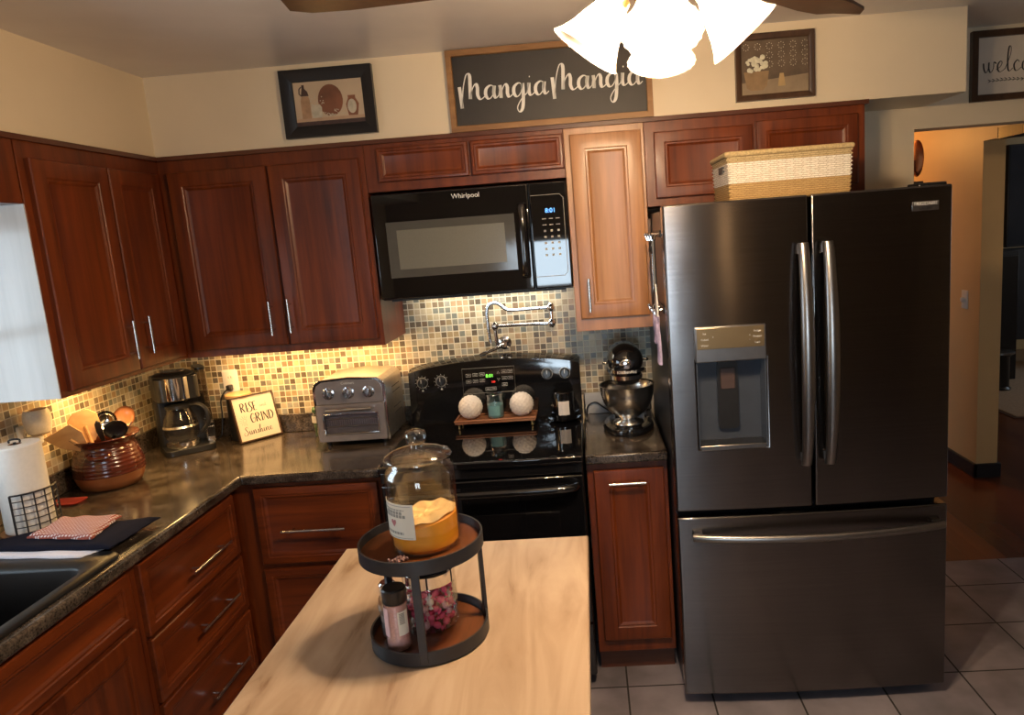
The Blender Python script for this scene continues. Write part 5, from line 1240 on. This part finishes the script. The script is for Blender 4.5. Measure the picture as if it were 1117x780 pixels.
utensil('wooden_turner', 'flat light wood turner leaning left out of the crock', 'spatula', (.035, .03, .03), (-.055, -.165, .262), .007, 'bamboo', paddle([(-.014, -.045), (.014, -.045), (.046, .02), (.044, .072), (-.050, .086), (-.046, .02)], .005, 'bamboo'))
utensil('wooden_spatula', 'broad pale wooden paddle standing at the back of the crock', 'spatula', (.02, -.05, .03), (-.055, -.03, .292), .007, 'bamboo', paddle([(-.014, -.04), (.014, -.04), (.048, .005), (.050, .055), (.026, .080), (-.022, .080), (-.048, .055), (-.046, .005)], .005, 'bamboo'))
utensil('ladle', 'shiny steel ladle standing in the crock', 'ladle', (-.03, -.03, .03), (.0, .035, .262), .004, 'steel', bowlhead(.038, 'chrome', 1.1, .7))
utensil('wooden_spoon', 'brown wooden spoon leaning right out of the crock', 'spoon', (-.04, -.02, .03), (.035, .105, .262), .007, 'spoonwood', bowlhead(.038, 'spoonwood', 1.2, .4))
utensil('serving_spoon', 'black nylon spoon at the front of the crock', 'spoon', (-.03, .04, .03), (.06, -.005, .232), .006, 'black_plastic', bowlhead(.040, 'black_plastic', 1.0, .4))
utensil('tongs', 'black-tipped tongs standing upright in the crock', 'tongs', (.0, .04, .03), (.0, -.035, .262), .005, 'black_plastic', paddle([(-.006, -.03), (.006, -.03), (.012, .02), (.013, .05), (.004, .062), (-.006, .05), (-.010, .02)], .010, 'black_plastic'))
utensil('whisk', 'thin steel handle poking out on the right of the crock', 'whisk', (-.05, .0, .03), (.082, .052, .225), .0025, 'steel', None)

# spoon rest on the counter
t = thing('spoon_rest', 'small red and grey spoon rest on the worktop in front of the crock', 'spoon rest', (.10, -.83, CT+.0005))
MB().rings([rrect(.055, .165, -.865, -.80, .02, CT+.001), rrect(.05, .17, -.87, -.795, .022, CT+.008), rrect(.055, .165, -.865, -.80, .02, CT+.0085), rrect(.062, .158, -.857, -.808, .018, CT+.004)]).build('dish', 'red', t, angle=50)

# ================================================================== PAPER TOWELS
tx, ty = .178, -1.085
t = thing('paper_towel_holder', 'black wire paper towel holder with a round wooden base', 'paper towel holder', (tx, ty, CT))
MB().lathe([(.083, .0005), (.085, .004), (.083, .012)], tx, ty, 40, CT).build('base', 'spoonwood', t)
MB().tube([(tx, ty, CT+.012), (tx, ty, CT+.295)], .0045, 8).tube(bez([(tx-.014, ty-.004, CT+.2935), (tx-.014, ty-.004, CT+.302), (tx, ty, CT+.305), (tx+.014, ty+.004, CT+.302), (tx+.014, ty+.004, CT+.2935)], 4), .003, 8).build('rod', 'black_matte', t)
g = MB(); a0, a1, R_ = -78, 30, .083
cv = lambda a, z: (tx+R_*cos(radians(a)), ty+R_*sin(radians(a)), CT+z)
for k in range(6): a = a0+(a1-a0)*k/5; g.tube([cv(a, .004), cv(a, .145)], .0022 if k not in (0, 5) else .0032, 6)
for k in range(7): z = .02+k*.0208; g.tube([cv(a0+(a1-a0)*j/14, z) for j in range(15)], .0017 if k < 6 else .0032, 6)
g.build('wire_grid', 'black_matte', t)
t = thing('paper_towel_roll', 'white paper towel roll on the black wire holder', 'paper towel roll', (tx, ty, CT+.0125))
rs = [[((tx+r_*cos(i*pi/24)), (ty+r_*sin(i*pi/24)), CT+z) for i in range(48)] for r_, z in ((.019, .0125), (.065, .0125), (.068, .016), (.068, .286), (.065, .290), (.019, .290))]
MB().rings(rs, loop=True).build('paper_sheets', 'paper', t)
MB().rings([[(tx+r_*cos(i*pi/12), ty+r_*sin(i*pi/12), CT+z) for i in range(24)] for r_, z in ((.0185, .013), (.0185, .2895), (.0165, .2895), (.0165, .013))], loop=True).build('cardboard_core', 'spoonwood', t)

# ================================================================== CLOTHS BY THE SINK
def cloth(name, corners, z, th, mat, label, wav=.002, n=16, thick=None):
    P = [Vector((x, y, 0)) for x, y in corners]; top_, bot = [], []
    mb = MB(); rs = []
    def pt(u, v): return P[0]*(1-u)*(1-v)+P[1]*u*(1-v)+P[2]*u*v+P[3]*(1-u)*v
    vs, fs = [], []
    for s_ in (0, 1):
        for j in range(n+1):
            for i in range(n+1):
                p = pt(i/n, j/n); e = min(i, n-i, j, n-j); ro = th*(0.25 if e == 0 else 1)
                vs.append((p.x+.002*sin(j*1.7), p.y+.002*sin(i*1.3), z if not s_ else z+ro+wav*(sin(i*.9+j*.5)+1)*.5))
    m_n = (n+1)**2
    for j in range(n):
        for i in range(n):
            a = j*(n+1)+i; fs.append((a, a+n+1, a+n+2, a+1)); b_ = a+m_n; fs.append((b_, b_+1, b_+n+2, b_+n+1))
    for i in range(n):
        fs.append((i, i+1, m_n+i+1, m_n+i)); a = n*(n+1)+i; fs.append((a+1, a, m_n+a, m_n+a+1))
        a = i*(n+1); fs.append((a+n+1, a, m_n+a, m_n+a+n+1)); a = a+n; fs.append((a, a+n+1, m_n+a+n+1, m_n+a))
    mb.add(vs, fs); return tag(mb.build(name, mat, angle=70), label, 'cloth')
cloth('dish_towel', [(.06, -1.296), (.52, -1.345), (.57, -1.27), (.10, -1.22)], CT+.0112, .006, 'whitecloth', 'folded white towel edge showing beneath the navy towel by the sink', .001)
cloth('drying_mat', [(.06, -1.272), (.585, -1.312), (.60, -1.085), (.28, -1.13)], CT+.019, .009, 'navy', 'thick dark navy towel folded on the worktop beside the sink', .003)
cloth('dishcloth', [(.275, -1.225), (.50, -1.262), (.475, -1.085), (.275, -1.075)], CT+.0315, .009, 'checked', 'red and white checked dishcloth on top of the navy towel', .004)

# ================================================================== HALL AND LIVING ROOM
t = thing('light_switch', 'white dimmer switch with round knob on the hall wall', 'switch', (4.3795, 1.467, 1.123), -pi/2)
q = MB().rings([rrect(-.036, .036, -.058, .058, .005, 0, 3), rrect(-.036, .036, -.058, .058, .005, .005, 3), rrect(-.031, .031, -.053, .053, .005, .007, 3)]); q.v = [(x, -z, y) for x, y, z in q.v]
q.build('cover_plate', 'white', t, W=False)
q = MB().lathe([(.017, 0), (.016, .016), (.013, .018)], 0, 0, 20); q.v = [(x, -.0075-z, y) for x, y, z in q.v]; q.build('dimmer_knob', 'white', t, W=False)
t = thing('tall_cabinet', 'tall black cabinet top showing above the refrigerator in the hall', 'cabinet', (3.95, 1.2, 0))
B(3.86, 4.02, 1.05, 1.45, 0, 1.845).build('cabinet_body', 'black_matte', t, bevel=.003)
t = thing('display_plate', 'round copper plate on a black stand seen edge-on in the hall doorway', 'plate', (3.925, 1.15, 1.8455), radians(90))
q = MB().lathe([(.001, .006), (.06, .004), (.085, -.004), (.09, -.006), (.085, 0), (.06, .008), (.001, .010)], 0, 0, 40); q.v = [(x, z, .150+y*1.15) for x, y, z in q.v]; q.build('plate_disc', 'copper', t, W=False)
MB().box(-.03, .03, -.03, .03, 0, .02).box(-.006, .006, .012, .018, .02, .14).build('plate_stand', 'black_matte', t, W=False)
t = thing('television', 'dark television above a black stand in the far living room', 'television', (6.45, 4.3, 1.26))
B(6.20, 7.3, 4.28, 4.34, 1.25, 1.90+.35).build('tv_casing', 'black_plastic', t, bevel=.004)
B(6.215, 7.285, 4.276, 4.2795, 1.27, 2.235).build('tv_screen', 'tv_screen', t)
t = thing('media_cabinet', 'tall black media cabinet in the far living room', 'cabinet', (6.0, 4.0, 0))
B(5.80, 6.055, 3.80, 4.20, .0145, 1.245).build('cabinet_body', 'black_matte', t, bevel=.003)
B(6.06, 7.2, 4.05, 4.27, .35, 1.245).build('cabinet_shelf', 'black_matte', t, bevel=.003)
B(5.81, 6.045, 3.785, 3.7995, .04, 1.2).build('cabinet_door', 'black_plastic', t, bevel=.002)
t = thing('round_stool', 'small black round stool with a pale top in the living room', 'stool', (5.70, 3.45, 0))
MB().lathe([(.10, .33), (.11, .335), (.11, .35), (.10, .355)], 5.72, 3.45, 32, .0145).build('stool_seat', 'fridge_trim', t)
MB().lathe([(.08, 0), (.085, .01), (.07, .03), (.07, .3), (.09, .3295)], 5.72, 3.45, 32, .0145).build('stool_base', 'black_plastic', t)
t = thing('area_rug', 'beige rug on the living room floor through the doorway', 'rug', (6.5, 3.4, 0))
B(5.35, 7.8, 2.55, 4.6, .001, .014).build('rug_pile', 'rug', t, bevel=.004)
B(5.32, 7.83, 2.52, 4.63, .0005, .007).build('rug_border', plain('brown_rug_border', (.10, .05, .03), .95, .1, 60), t)
